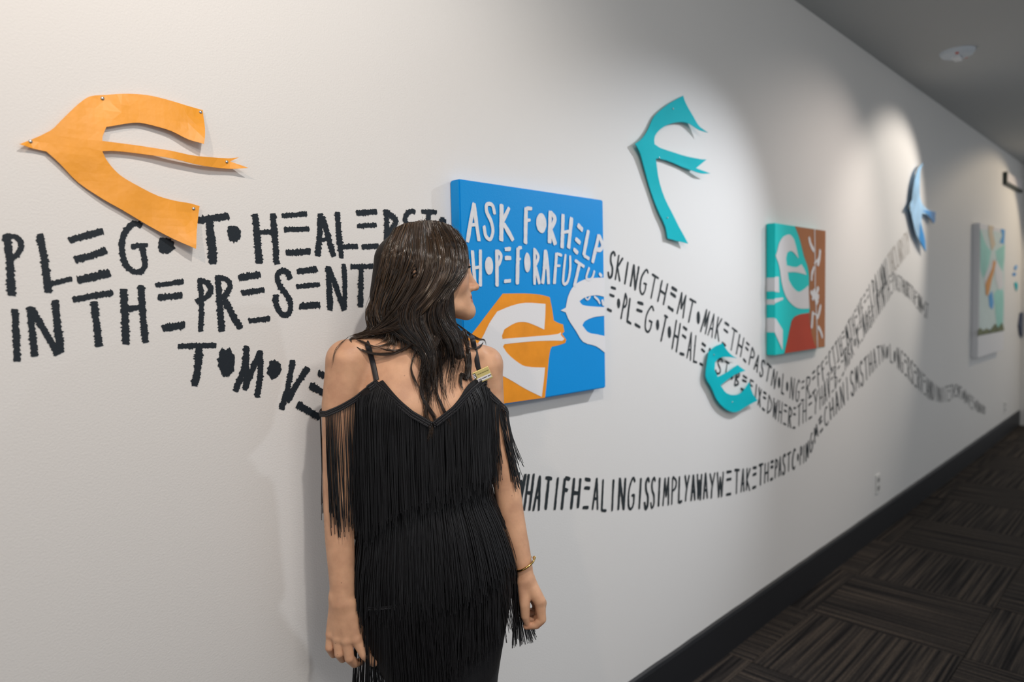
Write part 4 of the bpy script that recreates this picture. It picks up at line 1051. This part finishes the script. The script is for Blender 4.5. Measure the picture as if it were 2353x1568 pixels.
G = [
 [(1046,530),(1066,560),(1071,592),(1069,622),(1052,650),(1031,680),(1024,706),(1034,735),(1055,762),(1072,800),(1080,840),(1090,875)],
 [(1032,519),(1056,556),(1064,595),(1056,632),(1032,662),(1012,692),(1006,722),(1018,758),(1042,792),(1050,835),(1040,880),(1046,925)],
 [(1014,512),(1036,552),(1044,598),(1032,640),(1005,672),(985,706),(982,738),(995,772),(1010,812),(1008,860),(1015,910),(1032,960)],
 [(996,508),(1012,550),(1015,600),(1002,648),(974,684),(958,716),(958,748),(975,780),(992,820),(984,870),(982,920),(994,972)],
 [(978,508),(986,552),(984,604),(966,655),(940,695),(930,728),(938,756),(962,784),(985,822),(972,868),(984,925),(975,985)],
 [(960,510),(958,556),(950,612),(930,662),(908,704),(902,736),(915,762),(945,788),(975,812),(985,850),(975,890),(985,935)],
 [(942,512),(930,560),(916,618),(898,668),(882,710),(880,738),(892,758),(918,774),(945,784),(962,800),(970,825),(968,850)],
 [(926,517),(906,565),(892,625),(876,675),(862,712),(862,736),(866,750),(864,760),(850,768),(836,772),(822,773),(806,776)],
 [(908,526),(886,572),(872,630),(858,678),(848,712),(850,736),(856,752),(850,762),(838,768),(822,774),(808,782),(798,790)],
]
SWEEP = [   # the upper locks that sweep from the ear down to her right shoulder
 [(1008,511),(1034,550),(1043,592),(1040,628),(1022,660),(996,696),(965,728),(935,748),(905,758),(875,764),(850,768),(828,772),(812,776)],
 [(984,508),(1000,552),(1006,606),(990,655),(962,695),(930,725),(902,744),(878,756),(856,764),(838,768),(822,770),(806,774)],
 [(955,511),(957,552),(952,610),(932,660),(908,700),(886,728),(872,745),(860,756),(848,764),(836,768),(820,774),(800,782)]]
def densify(g, n=36):
    c = np.array(catmull(g, 6)); L_ = np.concatenate([[0], np.cumsum(np.linalg.norm(np.diff(c, axis=0), axis=1))])
    t = np.linspace(0, L_[-1], n); return np.stack([np.interp(t, L_, c[:, 0]), np.interp(t, L_, c[:, 1])], 1)
GD = [densify(g) for g in G]; SD = [densify(g) for g in SWEEP]
cache = {}
def dgrid(px, py):
    k = (int(px // 4), int(py // 4))
    if k not in cache: cache[k] = hitd(k[0] * 4 + 2, k[1] * 4 + 2)
    return cache[k]
hp, hr, hc = [], [], []
def strand(path, off, rad, col, cut=1.0, wave=(0, 0)):
    n = max(6, int(len(path) * cut)); p = np.array(path[:n])
    ex_ = p[:, 0] - 952; ey_ = p[:, 1] - 628                  # strands part round the tip of the ear
    g_ = np.exp(-(ex_ ** 2 / 110 + ey_ ** 2 / 240)); p[:, 0] += np.where(ex_ > 0, 1, -1) * g_ * 6
    d = [dgrid(x, y) for x, y in p]
    last = next((v for v in d if v is not None), -20)
    for i, v in enumerate(d):
        if v is None: d[i] = last + 0.6
        last = d[i]
    d = np.array(d)
    for _ in range(3):
        e = np.pad(d, 3, mode='edge'); sm = sum(e[i:i + len(d)] for i in range(7)) / 7
        d = np.minimum(sm, d + 3) if _ == 2 else sm
    d = d - off * np.clip(np.linspace(.25, 2.2, n), 0, 1)
    d = d - wave[0] * (1 + np.sin(np.linspace(0, 12.5 * cut, n) + wave[1])) * np.clip(np.linspace(0, 3, n), 0, 1)
    r = np.full(n, rad) * U; m = max(3, n // 4); r[-m:] *= np.linspace(1, .25, m)
    hp.append([PL(p[i][0], p[i][1], d[i]) for i in range(n)]); hr.append(r); hc.append(col)
def lockfield(i, t, sd):
    return math.sin(i * 2.1 + sd) * .5 + math.sin(i * 5.3 + sd * 2) * .3
for gi in range(len(GD) - 1):
    for k in range(420):
        t = rnd.random(); lk = round(t * 7) / 7           # strands gather into locks towards the tips
        a, b = GD[gi], GD[gi + 1]; n = len(a); s = np.linspace(0, 1, n)[:, None]
        tt = t + (lk - t) * (.25 + .55 * s)
        p = a * (1 - tt) + b * tt
        ph = rnd.uniform(0, 6.28) * .15 + lk * 9 + gi * 1.7
        amp = 1.2 + 7 * s[:, 0] ** 1.5
        p = p + np.stack([np.sin(s[:, 0] * 11 + ph) * amp, np.cos(s[:, 0] * 9 + ph) * amp * .25], 1)
        p = p + (nrs.randn(2) * np.array([1.4, .8]) * (1 + 2 * s) ) + np.stack([np.sin(s[:, 0] * 23 + k) * .5, s[:, 0] * 0], 1)
        c = rnd.choice([(.012, .007, .004), (.026, .015, .008), (.050, .028, .014), (.090, .050, .024)] if gi > 4 else [(.010, .006, .004), (.022, .012, .007), (.046, .026, .014)])
        strand(p, rnd.uniform(1, 13), rnd.uniform(.55, .95), c, rnd.uniform(.55, .82) if gi < 6 and rnd.random() < .86 else rnd.uniform(.75, 1.0), (3.4, lk * 14 + gi * 2.3))
for gi in range(len(SD) - 1):
    for k in range(190):
        t = rnd.random(); lk = round(t * 3) / 3
        a, b = SD[gi], SD[gi + 1]; n = len(a); s = np.linspace(0, 1, n)[:, None]
        tt = t + (lk - t) * .6 * s
        p = a * (1 - tt) + b * tt + nrs.randn(2) * 1.6 + np.stack([np.sin(s[:, 0] * 8 + lk * 5) * 3 * s[:, 0], np.cos(s[:, 0] * 8 + lk * 7) * 4 * s[:, 0]], 1)
        c = rnd.choice([(.030, .019, .012), (.045, .028, .018), (.070, .042, .024)])
        strand(p, rnd.uniform(9, 19), rnd.uniform(.5, .9), c, rnd.uniform(.7, 1.0), (3, lk * 11 + gi))
LOCKS = [   # single locks lying on chest and shoulder: path, count, spread, colour
 ([(975,740),(985,790),(996,840),(1000,880),(985,915),(978,950),(990,985),(984,1010),(958,1032)], 120, 9, (.045,.028,.018)),
 ([(1010,740),(1000,790),(980,830),(970,870),(968,905),(985,940),(1000,965),(996,985)], 120, 10, (.026,.016,.012)),
 ([(1040,750),(1045,790),(1020,830),(1006,860),(1004,900),(1014,930),(1022,950),(1034,975),(1036,1000),(1028,1018)], 120, 8, (.030,.018,.013)),
 ([(1062,770),(1074,800),(1078,840),(1072,870),(1060,860),(1058,880),(1066,900)], 60, 6, (.026,.017,.012)),
 ([(1062,760),(1074,790),(1082,830),(1078,860),(1088,885)], 70, 6, (.024,.015,.011)),
 ([(965,790),(950,820),(946,850),(955,880),(966,905)], 14, 5, (.05,.03,.02)),
 ([(1050,745),(1075,765),(1098,780),(1112,782),(1118,796)], 16, 4, (.03,.02,.015)),
 ([(1070,800),(1095,800),(1108,790),(1112,782)], 10, 3, (.03,.02,.015)),
 ([(900,765),(860,775),(826,776),(805,778),(812,792),(838,808),(870,815),(905,812),(940,795),(972,765)], 46, 3.5, (.035,.022,.015)),
 ([(930,770),(895,788),(862,796),(835,786),(815,778),(803,774)], 26, 5, (.035,.022,.015)),
 ([(860,700),(850,722),(848,745),(856,762),(880,772),(915,775),(950,765)], 60, 6, (.035,.022,.015)),
 ([(960,780),(930,800),(900,806),(868,800)], 20, 4, (.04,.025,.017)),
 ([(800,775),(782,790),(768,815),(760,850)], 3, 3, (.05,.03,.02)),
]
for g, cnt, spr, col in LOCKS:
    d0 = densify(g, 40)
    for k in range(cnt):
        s = np.linspace(0, 1, 40); o1, o2 = nrs.randn(2)
        env = spr * (.55 + .45 * np.cos(s * 5 + cnt)) * (1 - .55 * s)
        T = np.gradient(d0, axis=0); T /= np.linalg.norm(T, axis=1)[:, None]
        p = d0 + np.stack([-T[:, 1], T[:, 0]], 1) * (o1 * env * .7)[:, None] + np.stack([np.sin(s * 10 + o2) * 1.2, s * 0], 1)
        f = rnd.uniform(.6, 1.5)
        strand(p, rnd.uniform(2, 9) + 3, rnd.uniform(.5, .8), tuple(c * f for c in col), rnd.uniform(.8, 1.0))
for k in range(70):       # fly-away hairs
    gi = rnd.randrange(len(GD)); a = GD[gi]; n = len(a); s = np.linspace(0, 1, n)
    p = a + np.stack([np.sin(s * rnd.uniform(4, 12) + k) * rnd.uniform(3, 10) * s, np.cos(s * 7 + k) * 6 * s], 1) + nrs.randn(2) * 5
    strand(p, rnd.uniform(10, 22), .35, (.05, .032, .02), rnd.uniform(.5, 1))
sm = tube_mesh('hair_strands', hp, hr, 3)
cols = np.concatenate([np.tile(np.array(c + (1.0,)), (len(p) * 3, 1)) for p, c in zip(hp, hc)])
ca = sm.color_attributes.new('tint', 'FLOAT_COLOR', 'POINT'); ca.data.foreach_set('color', cols.astype(np.float32).ravel())
st_o = link('hair_strands', sm, M_hair, hair); st_o['kind'] = 'stuff'

# ================================================================== dress
def fabric(name, col, rough, sheen, bump):
    m = mat(name, col, rough, spec=.35, bump=bump); b = m.node_tree.nodes['Principled BSDF']
    b.inputs['Sheen Weight'].default_value = sheen; b.inputs['Sheen Roughness'].default_value = .4; return m
M_dress = fabric('black_fabric', (.006, .006, .008, 1), .7, .05, (500, .4, .001))
M_thread = fabric('black_fringe_thread', (.010, .010, .012, 1), .38, .03, None)
M_thread.node_tree.nodes['Principled BSDF'].inputs['Specular IOR Level'].default_value = .6
M_trim = fabric('black_braid', (.022, .022, .026, 1), .42, .05, None)
NA, NZ = 200, 150
AX = np.stack([sec[:, 1], sec[:, 2]], 1)
def axis(z): return np.interp(z, sec[:, 0], sec[:, 1]), np.interp(z, sec[:, 0], sec[:, 2])
ztop = PL(985, 862).z; zhem = PL(985, 1893).z
ZR = np.linspace(zhem, ztop, NZ); PH = np.linspace(0, 2 * math.pi, NA, endpoint=False)
RR = np.full((NZ, NA), .26)
cxz, cyz = axis(ZR)
for _ in range(26):
    X = cxz[:, None] + np.cos(PH)[None] * RR; Y = cyz[:, None] + np.sin(PH)[None] * RR
    RR = RR - (torso_sdf(X, Y, np.repeat(ZR[:, None], NA, 1), True) - .0045) * .8
def surf(ph, z):
    j = (ph / (2 * math.pi) * NA) % NA; j0 = int(j) % NA; j1 = (j0 + 1) % NA; fj = j - int(j)
    i = min(max((z - ZR[0]) / (ZR[1] - ZR[0]), 0), NZ - 1.001); i0 = int(i); fi = i - i0
    return (RR[i0, j0] * (1 - fj) + RR[i0, j1] * fj) * (1 - fi) + (RR[i0 + 1, j0] * (1 - fj) + RR[i0 + 1, j1] * fj) * fi
NECK = [(800, 915), (825, 903), (845, 888), (865, 873), (905, 905), (950, 942), (993, 969), (1040, 935), (1080, 900), (1110, 879), (1122, 893), (1150, 915)]
nx_, ny_ = zip(*NECK)
def topz(j):
    z = PL(985, 920).z; r = RR[int((z - ZR[0]) / (ZR[1] - ZR[0])), j]; cx_, cy_ = axis(z)
    p = (cx_ + math.cos(PH[j]) * r, cy_ + math.sin(PH[j]) * r, z)
    back = math.sin(PH[j] - TW_)
    if back > 0.12: return PL(985, 905).z
    px = pxof(p)[0][0]; return PL(px, float(np.interp(px, nx_, ny_)), -90).z
TZ = np.array([topz(j) for j in range(NA)])
V, FA = [], []
for j in range(NA):
    for i in range(NZ):
        z = zhem + (TZ[j] - zhem) * i / (NZ - 1); r = surf(PH[j], z); cx_, cy_ = axis(z)
        V.append((cx_ + math.cos(PH[j]) * r, cy_ + math.sin(PH[j]) * r, z))
for j in range(NA):
    j2 = (j + 1) % NA
    for i in range(NZ - 1): FA.append((j * NZ + i, j2 * NZ + i, j2 * NZ + i + 1, j * NZ + i + 1))
dress = link('dress', mesh('dress', V, FA), M_dress, person, smooth=True)
dress['label'] = 'black fringed off-shoulder dress'
def radial(ph, z, off):
    r = surf(ph, z) + off; cx_, cy_ = axis(z); return np.array((cx_ + math.cos(ph) * r, cy_ + math.sin(ph) * r, z))
def seam_px(px): return float(np.interp(px, [830, 860, 906, 977, 1020, 1125], [1221, 1203, 1171, 1146, 1129, 1100]))
def seam2_px(px): return float(np.interp(px, [826, 905, 1000, 1100, 1180], [1388, 1372, 1352, 1330, 1300]))
tp, tr = [], []
def hang(ph, z0, z1, off, flare, n=12, rad=.8, drift=0):
    zz = np.linspace(z0, z1, n); pts = []; rmax = 0
    cx0, cy0 = axis(z0)
    for i, z in enumerate(zz):
        t = i / (n - 1)
        cx_, cy_ = axis(z); r = surf(ph, z) + off
        p = np.array((cx_ + math.cos(ph) * r, cy_ + math.sin(ph) * r))
        rel = p - np.array((cx0, cy0)); rn = rel @ np.array((math.cos(ph), math.sin(ph)))
        rmax = max(rmax, rn)
        q = np.array((cx0, cy0)) + np.array((math.cos(ph), math.sin(ph))) * (rmax + flare * t * t) + drift * t * np.array((-math.sin(ph), math.cos(ph)))
        # follow the body's sideways shift, only outwards
        pts.append((q[0] + math.sin(t * 7 + ph * 40) * .0012 * t, q[1], z))
    tp.append(pts); tr.append(rad * U)
def pxa(ph, z):
    return float(pxof(radial(ph, z, .004))[0][0])
fr_roots = []
for k in range(1050):
    ph = rnd.uniform(0, 2 * math.pi); j = int(ph / (2 * math.pi) * NA) % NA
    front = math.sin(ph - TW_) < .2
    if not front and rnd.random() < .5: continue
    z0 = TZ[j] - .006; px = pxa(ph, z0)
    ze = PL(px, seam_px(px) + rnd.uniform(-8, 34), -80).z
    hang(ph, z0 - .006, ze, rnd.uniform(.001, .005), .003, 12, rnd.uniform(.7, 1.0), rnd.uniform(-.006, .006))
for k in range(1150):
    ph = rnd.uniform(0, 2 * math.pi)
    front = math.sin(ph - TW_) < .25
    if not front and rnd.random() < .5: continue
    px = pxa(ph, PL(985, 1160).z); z0 = PL(px, seam_px(px) + 3, -85).z
    ze = PL(px, seam2_px(px) + rnd.uniform(0, 50), -80).z
    hang(ph, z0, ze, rnd.uniform(.001, .008), .006, 12, rnd.uniform(.7, 1.0), rnd.uniform(-.012, .012))
for k in range(1300):
    ph = rnd.uniform(0, 2 * math.pi)
    front = math.sin(ph - TW_) < .35
    if not front and rnd.random() < .5: continue
    px = pxa(ph, PL(985, 1340).z)
    if (px < 905 or not front) and rnd.random() < .62: continue
    if px > 1150 and rnd.random() < .4: continue
    z0 = PL(px, seam2_px(px) + 3, -85).z
    L0 = np.interp(px, [826, 880, 1000, 1130, 1180], [255, 240, 190, 160, 150]) + rnd.uniform(-15, 30)
    hang(ph, z0, z0 - L0 * U, rnd.uniform(.001, .010), rnd.uniform(0, .02) if px < 900 or px > 1150 else .004, 12, rnd.uniform(.7, 1.0), rnd.uniform(-.02, .02))
# the tuft that swings out beside her left hand
for k in range(95):
    a = PL(1178 + rnd.uniform(-6, 8), 1300 + rnd.uniform(0, 60), 40 + rnd.uniform(-30, 40))
    t = rnd.random() ** 1.3; ex = 1176 + 58 * t; ey = 1482 - 16 * t + rnd.uniform(-16, 10)
    e = PL(ex, ey, 50 + rnd.uniform(-30, 50)); m = PL(1181 + 18 * t, 1385, 46 + rnd.uniform(-20, 40))
    pts = [(1 - u) ** 2 * np.array(a) + 2 * u * (1 - u) * np.array(m) + u * u * np.array(e) for u in np.linspace(0, 1, 10)]
    tp.append(pts); tr.append(rnd.uniform(.7, .95) * U)
for k in range(60):
    a = PL(838 + rnd.uniform(-8, 12), 1400 + rnd.uniform(-10, 50), -60 + rnd.uniform(-30, 50))
    ex = 826 + 74 * rnd.random(); e = PL(ex, 1600 + rnd.uniform(-25, 25), -50 + rnd.uniform(-40, 50))
    m = PL(850 + (ex - 850) * .5, 1500, -60)
    pts = [(1 - u) ** 2 * np.array(a) + 2 * u * (1 - u) * np.array(m) + u * u * np.array(e) for u in np.linspace(0, 1, 10)]
    tp.append(pts); tr.append(rnd.uniform(.7, .95) * U)
fr = link('fringe', tube_mesh('fringe', tp, tr, 3), M_thread, dress); fr['kind'] = 'stuff'
# sleeves: braided bands round the upper arms with their own fringe
def bead_band(name, path, width, rows, parent, step=3.0, r=1.9):
    """path: local points; little cords laid across the band"""
    P = np.array(path, float); L_ = np.concatenate([[0], np.cumsum(np.linalg.norm(np.diff(P, axis=0), axis=1))])
    n = int(L_[-1] / (step * U)); t = np.linspace(0, L_[-1], n); Q = np.stack([np.interp(t, L_, P[:, k]) for k in range(3)], 1)
    T = np.gradient(Q, axis=0); T /= np.linalg.norm(T, axis=1)[:, None] + 1e-9
    up = np.array((0, 0, 1.0)); out_p, out_r = [], []
    for i in range(n):
        dn = -up - T[i] * float(-up @ T[i]); dn /= np.linalg.norm(dn) + 1e-9
        for q in range(rows):
            a = Q[i] + dn * width * U * q / rows; b = Q[i] + dn * width * U * (q + .92) / rows + T[i] * step * U * .6 * (1 if q % 2 else -1)
            m = (a + b) / 2; out_p.append([a, m, b]); out_r.append([r * .5 * U, r * U, r * .5 * U])
    o = link(name, tube_mesh(name, out_p, out_r, 5), M_trim, parent); o['kind'] = 'stuff'; return o
def on_body(px, py, off=3.0, lo=None):
    d = hitd(px, py, False)
    if d is None: d = lo if lo is not None else 0
    if lo is not None: d = max(min(d, lo + 40), lo - 40)
    return PL(px, py, d - off)
# neckline trim
path = []
for px in np.linspace(846, 1116, 130):
    py = float(np.interp(px, nx_, ny_)); z = PL(px, py, -85).z
    best = min(range(NA), key=lambda j: abs(pxof(radial(PH[j], z, .003))[0][0] - px) + (500 if math.sin(PH[j] - TW_) > .1 else 0))
    phs = np.linspace(PH[best] - .05, PH[best] + .05, 21)
    ph = min(phs, key=lambda a: abs(pxof(radial(a, z, .003))[0][0] - px))
    path.append(radial(ph, z + .002, .0065))
pl_ = path[:next(i for i, p in enumerate(path) if pxof(p)[0][0] > 864) + 1]
bead_band('neckline_trim', path, 15, 3, dress, r=2.4)
def seam_path(fn, x0, x1):
    out = []
    for px in np.linspace(x0, x1, 90):
        z = PL(px, fn(px), -85).z
        cand = [j for j in range(NA) if math.sin(PH[j] - TW_) < .1]
        best = min(cand, key=lambda j: abs(pxof(radial(PH[j], z, .003))[0][0] - px))
        ph = min(np.linspace(PH[best] - .05, PH[best] + .05, 15), key=lambda a: abs(pxof(radial(a, z, .003))[0][0] - px))
        out.append(radial(ph, z, .007))
    return out
bead_band('waist_trim', seam_path(seam_px, 838, 1030), 9, 2, dress)
bead_band('hip_trim', seam_path(seam2_px, 850, 912), 8, 2, dress, r=1.3)
# left of the picture: band from the bodice peak to the outside of her right arm, then behind it
sl = [np.array(on_body(x, y, 4, -80)) for x, y in [(860,874),(848,885),(832,897),(815,911),(797,922),(778,932),(760,940),(748,945)]]
arm_c = PL(783, 940, -60)
back = [np.array(arm_c) + 45 * U * np.array((math.cos(a), math.sin(a), 0)) + np.array((0, 0, .008 * math.sin(a))) for a in np.linspace(math.pi * 1.08, .1, 16)]
sl_path = [np.array(p) for p in catmull([tuple(p) for p in sl], 5)]
bead_band('sleeve_band', sl_path + back, 13, 3, dress, r=2.3)
sp, sr = [], []
def drop(p, py_end, rad=.8, dx=0.0, dd=0.0, bend=0.0):
    z1 = PL(985, py_end, -60).z; pts = []
    for t in np.linspace(0, 1, 9):
        pts.append((p[0] + dx * U * t ** 1.4 + math.sin(t * 5 + p[0] * 900) * bend * U * t, p[1] + dd * U * t, p[2] + (z1 - p[2]) * t))
    sp.append(pts); sr.append(rad * U)
P0 = np.array(sl_path)
for k in range(150):
    u = rnd.random(); q = P0[int(len(P0) * .18 + u * len(P0) * .82 * .999)] - np.array((0, 0, 8 * U))
    x = pxof(q)[0][0]
    if 752 < x < 806 and rnd.random() < .45: continue
    gather = (800 - x) * .15 if (760 < x < 800 and rnd.random() < .6) else 0
    drop(q, 1195 + rnd.uniform(-45, 22), rnd.uniform(.7, 1.0), rnd.uniform(-3, 5) + gather, rnd.uniform(-8, 2), rnd.uniform(0, 4))
for k in range(150):
    q = P0[int(rnd.uniform(0, .42) * len(P0))] - np.array((0, 0, 8 * U))
    drop(q, 1180 + rnd.uniform(-45, 30), rnd.uniform(.7, 1.0), rnd.uniform(-12, 4), rnd.uniform(-8, 6), rnd.uniform(0, 3))
for k in range(70):
    q = back[rnd.randrange(len(back))] - np.array((0, 0, 8 * U)); drop(q, 1200 + rnd.uniform(-50, 20), .8, rnd.uniform(-4, 4), rnd.uniform(-4, 4), 2)
for k in range(12): drop(np.array(PL(742 + rnd.uniform(0, 3), 950, -58)), 1225 + rnd.uniform(-20, 75), .7, rnd.uniform(-4, 3), 0, 1)
# right of the picture
sl2 = [np.array(on_body(x, y, 4, 20)) for x, y in [(1110,880),(1120,891),(1131,903),(1142,914),(1152,924)]] + [np.array(PL(1163, 934, 34)), np.array(PL(1168, 946, 56))]
arm_c = PL(1131, 950, 57)
back2 = [np.array(arm_c) + 39 * U * np.array((math.cos(a), math.sin(a), 0)) for a in np.linspace(-.1, math.pi * .9, 14)]
P2 = np.array([np.array(p) for p in catmull([tuple(p) for p in sl2], 6)])
bead_band('sleeve_band', list(P2) + back2[2:], 13, 3, dress, r=2.3)
for k in range(95):
    q = P2[int(rnd.uniform(.0, .55) * len(P2))] - np.array((0, 0, 8 * U)); drop(q, 1120 + rnd.uniform(-50, 30), rnd.uniform(.7, 1), rnd.uniform(-8, 8), rnd.uniform(-8, 4), 3)
for k in range(42):
    u = rnd.uniform(.55, .999); q = P2[int(u * len(P2))] - np.array((0, 0, 8 * U)); x = pxof(q)[0][0]
    drop(q, 1140 + rnd.uniform(-60, 30), rnd.uniform(.7, 1), rnd.uniform(18, 38), rnd.uniform(-14, 0), 3)
for k in range(45):
    q = back2[rnd.randrange(len(back2))] - np.array((0, 0, 8 * U)); drop(q, 1130 + rnd.uniform(-50, 30), .8, rnd.uniform(8, 26), rnd.uniform(0, 8), 2)
o = link('sleeve_fringe', tube_mesh('sleeve_fringe', sp, sr, 3), M_thread, dress); o['kind'] = 'stuff'
# shoulder straps
def strap(pts, back_pts):
    q = [np.array(on_body(x, y, 2.0)) for x, y in pts]
    q = [np.array(PL(*b)) for b in back_pts] + q
    C_ = [np.array(p) for p in catmull([tuple(p) for p in q], 6)]
    bm = bmesh.new(); rows = []
    for i, p in enumerate(C_):
        t = C_[min(i + 1, len(C_) - 1)] - C_[max(i - 1, 0)]; t /= np.linalg.norm(t)
        nrm = np.array((0, -1.0, .25)) if i > len(back_pts) * 6 - 4 else np.array((0, -.3, 1.0)); w = np.cross(t, nrm); w /= np.linalg.norm(w); nn = np.cross(w, t)
        rows.append([bm.verts.new(p + w * 6 * U + nn * 0), bm.verts.new(p + w * 4 * U + nn * 1.2 * U), bm.verts.new(p - w * 4 * U + nn * 1.2 * U), bm.verts.new(p - w * 6 * U), bm.verts.new(p - nn * 1.5 * U)])
    for a, b in zip(rows[:-1], rows[1:]):
        for k in range(5): bm.faces.new((a[k], a[(k + 1) % 5], b[(k + 1) % 5], b[k]))
    bmesh.ops.recalc_face_normals(bm, faces=bm.faces[:])
    me = bpy.data.meshes.new('strap'); bm.to_mesh(me); bm.free(); return link('strap', me, M_trim, dress, smooth=True)
strap([(833, 774), (843, 790), (850, 810), (856, 832), (861, 854), (865, 874)], [(838, 800, 42), (826, 776, 12), (824, 768, -18)])
strap([(1086, 780), (1090, 800), (1095, 825), (1100, 852), (1109, 880)], [(1060, 800, 100), (1074, 776, 78), (1081, 772, 50)])

# ================================================================== name badge and bracelet
M_gold = mat('brushed_gold_plastic', srgb(212, 196, 128), .32, metal=.25, spec=.6); M_insert = mat('white_paper_insert', (.78, .78, .84, 1), .5)
M_print = mat('dark_print', (.02, .022, .025, 1), .5); M_faint = mat('faint_print', srgb(120, 112, 62), .5)
bd = hitd(1106, 876, False); bc = PL(1106, 864, (bd if bd is not None else 0) - 14)
badge = empty('name_badge', bc, person)
ex = (Vector(PL(1119, 841, 0)) - Vector(PL(1078, 859, 0))).normalized(); ey = (Vector(PL(1078, 859, 0)) - Vector(PL(1092, 886, 0))).normalized()
ex = (ex + Vector((0, .10, 0))).normalized(); ez = ex.cross(ey).normalized(); ey = ez.cross(ex).normalized()
badge.rotation_euler = Matrix(((ex.x, ey.x, ez.x), (ex.y, ey.y, ez.y), (ex.z, ey.z, ez.z))).to_euler()
BWd, BHt = 45.5 * U, 29 * U
def bplate(name, cx, cy, w, h, z0, z1, m, bev=0.0, parent=None):
    return box(name, cx - w / 2, cx + w / 2, cy - h / 2, cy + h / 2, z0, z1, m, parent or badge, bevel=bev)
bplate('badge_plate', 0, 0, BWd, BHt, -.004, .0, M_gold, .0012)
bplate('name_strip', BWd * .10, -BHt * .24, BWd * .72, BHt * .30, -.001, .0006, M_insert, .0002)
bplate('logo_block', -BWd * .33, BHt * .18, BWd * .19, BHt * .42, -.001, .0006, M_print, .0002)
for k in range(3):
    bplate('logo_mark', -BWd * .33, BHt * (.30 - .12 * k), BWd * .12, BHt * .07, .0004, .0009, M_insert)
xx = -BWd * .17
for k, w in enumerate((.03, .05, .03, .05, .03, .06, .04, .03, .05, .04, .05, .03)):
    bplate('print_mark', xx + BWd * w / 2, BHt * .2, BWd * w * .8, BHt * .085, -.0002, .0004, M_faint); xx += BWd * (w + .012)
xx = -BWd * .22
for k, w in enumerate((.03, .04, .03, .05, 0, .05, .03, .04, .05, .03, .04, 0, .05, .04, .03, .05)):
    if w: bplate('print_mark', xx + BWd * w / 2, -BHt * .23, BWd * w * .8, BHt * .09, .0004, .0009, M_print)
    xx += BWd * (w + .008) if w else BWd * .02
M_brass = mat('gold_bangle', (.72, .48, .16, 1), .22, metal=1.0)
wc = PL(1207, 1298, 22); ring = []
for a in np.linspace(1.0, math.pi * 2 + .12, 40):
    ring.append(np.array(wc) + np.array((math.cos(a) * 22 * U, math.sin(a) * 28 * U, math.cos(a) * 13 * U + 2 * U)))
br = empty('bracelet', wc, person)
def loc(o): o.parent = br; o.matrix_parent_inverse = Matrix.Translation(-Vector(wc)); return o
loc(link('bangle', tube_mesh('bangle', [ring], [2.6 * U], 10), M_brass))
for p in (ring[0], ring[-1]):
    bm = bmesh.new(); bmesh.ops.create_uvsphere(bm, u_segments=14, v_segments=10, radius=4.2 * U)
    me = bpy.data.meshes.new('end_bead'); bm.to_mesh(me); bm.free(); o = link('end_bead', me, M_brass, smooth=True, loc=Vector(p)); loc(o)
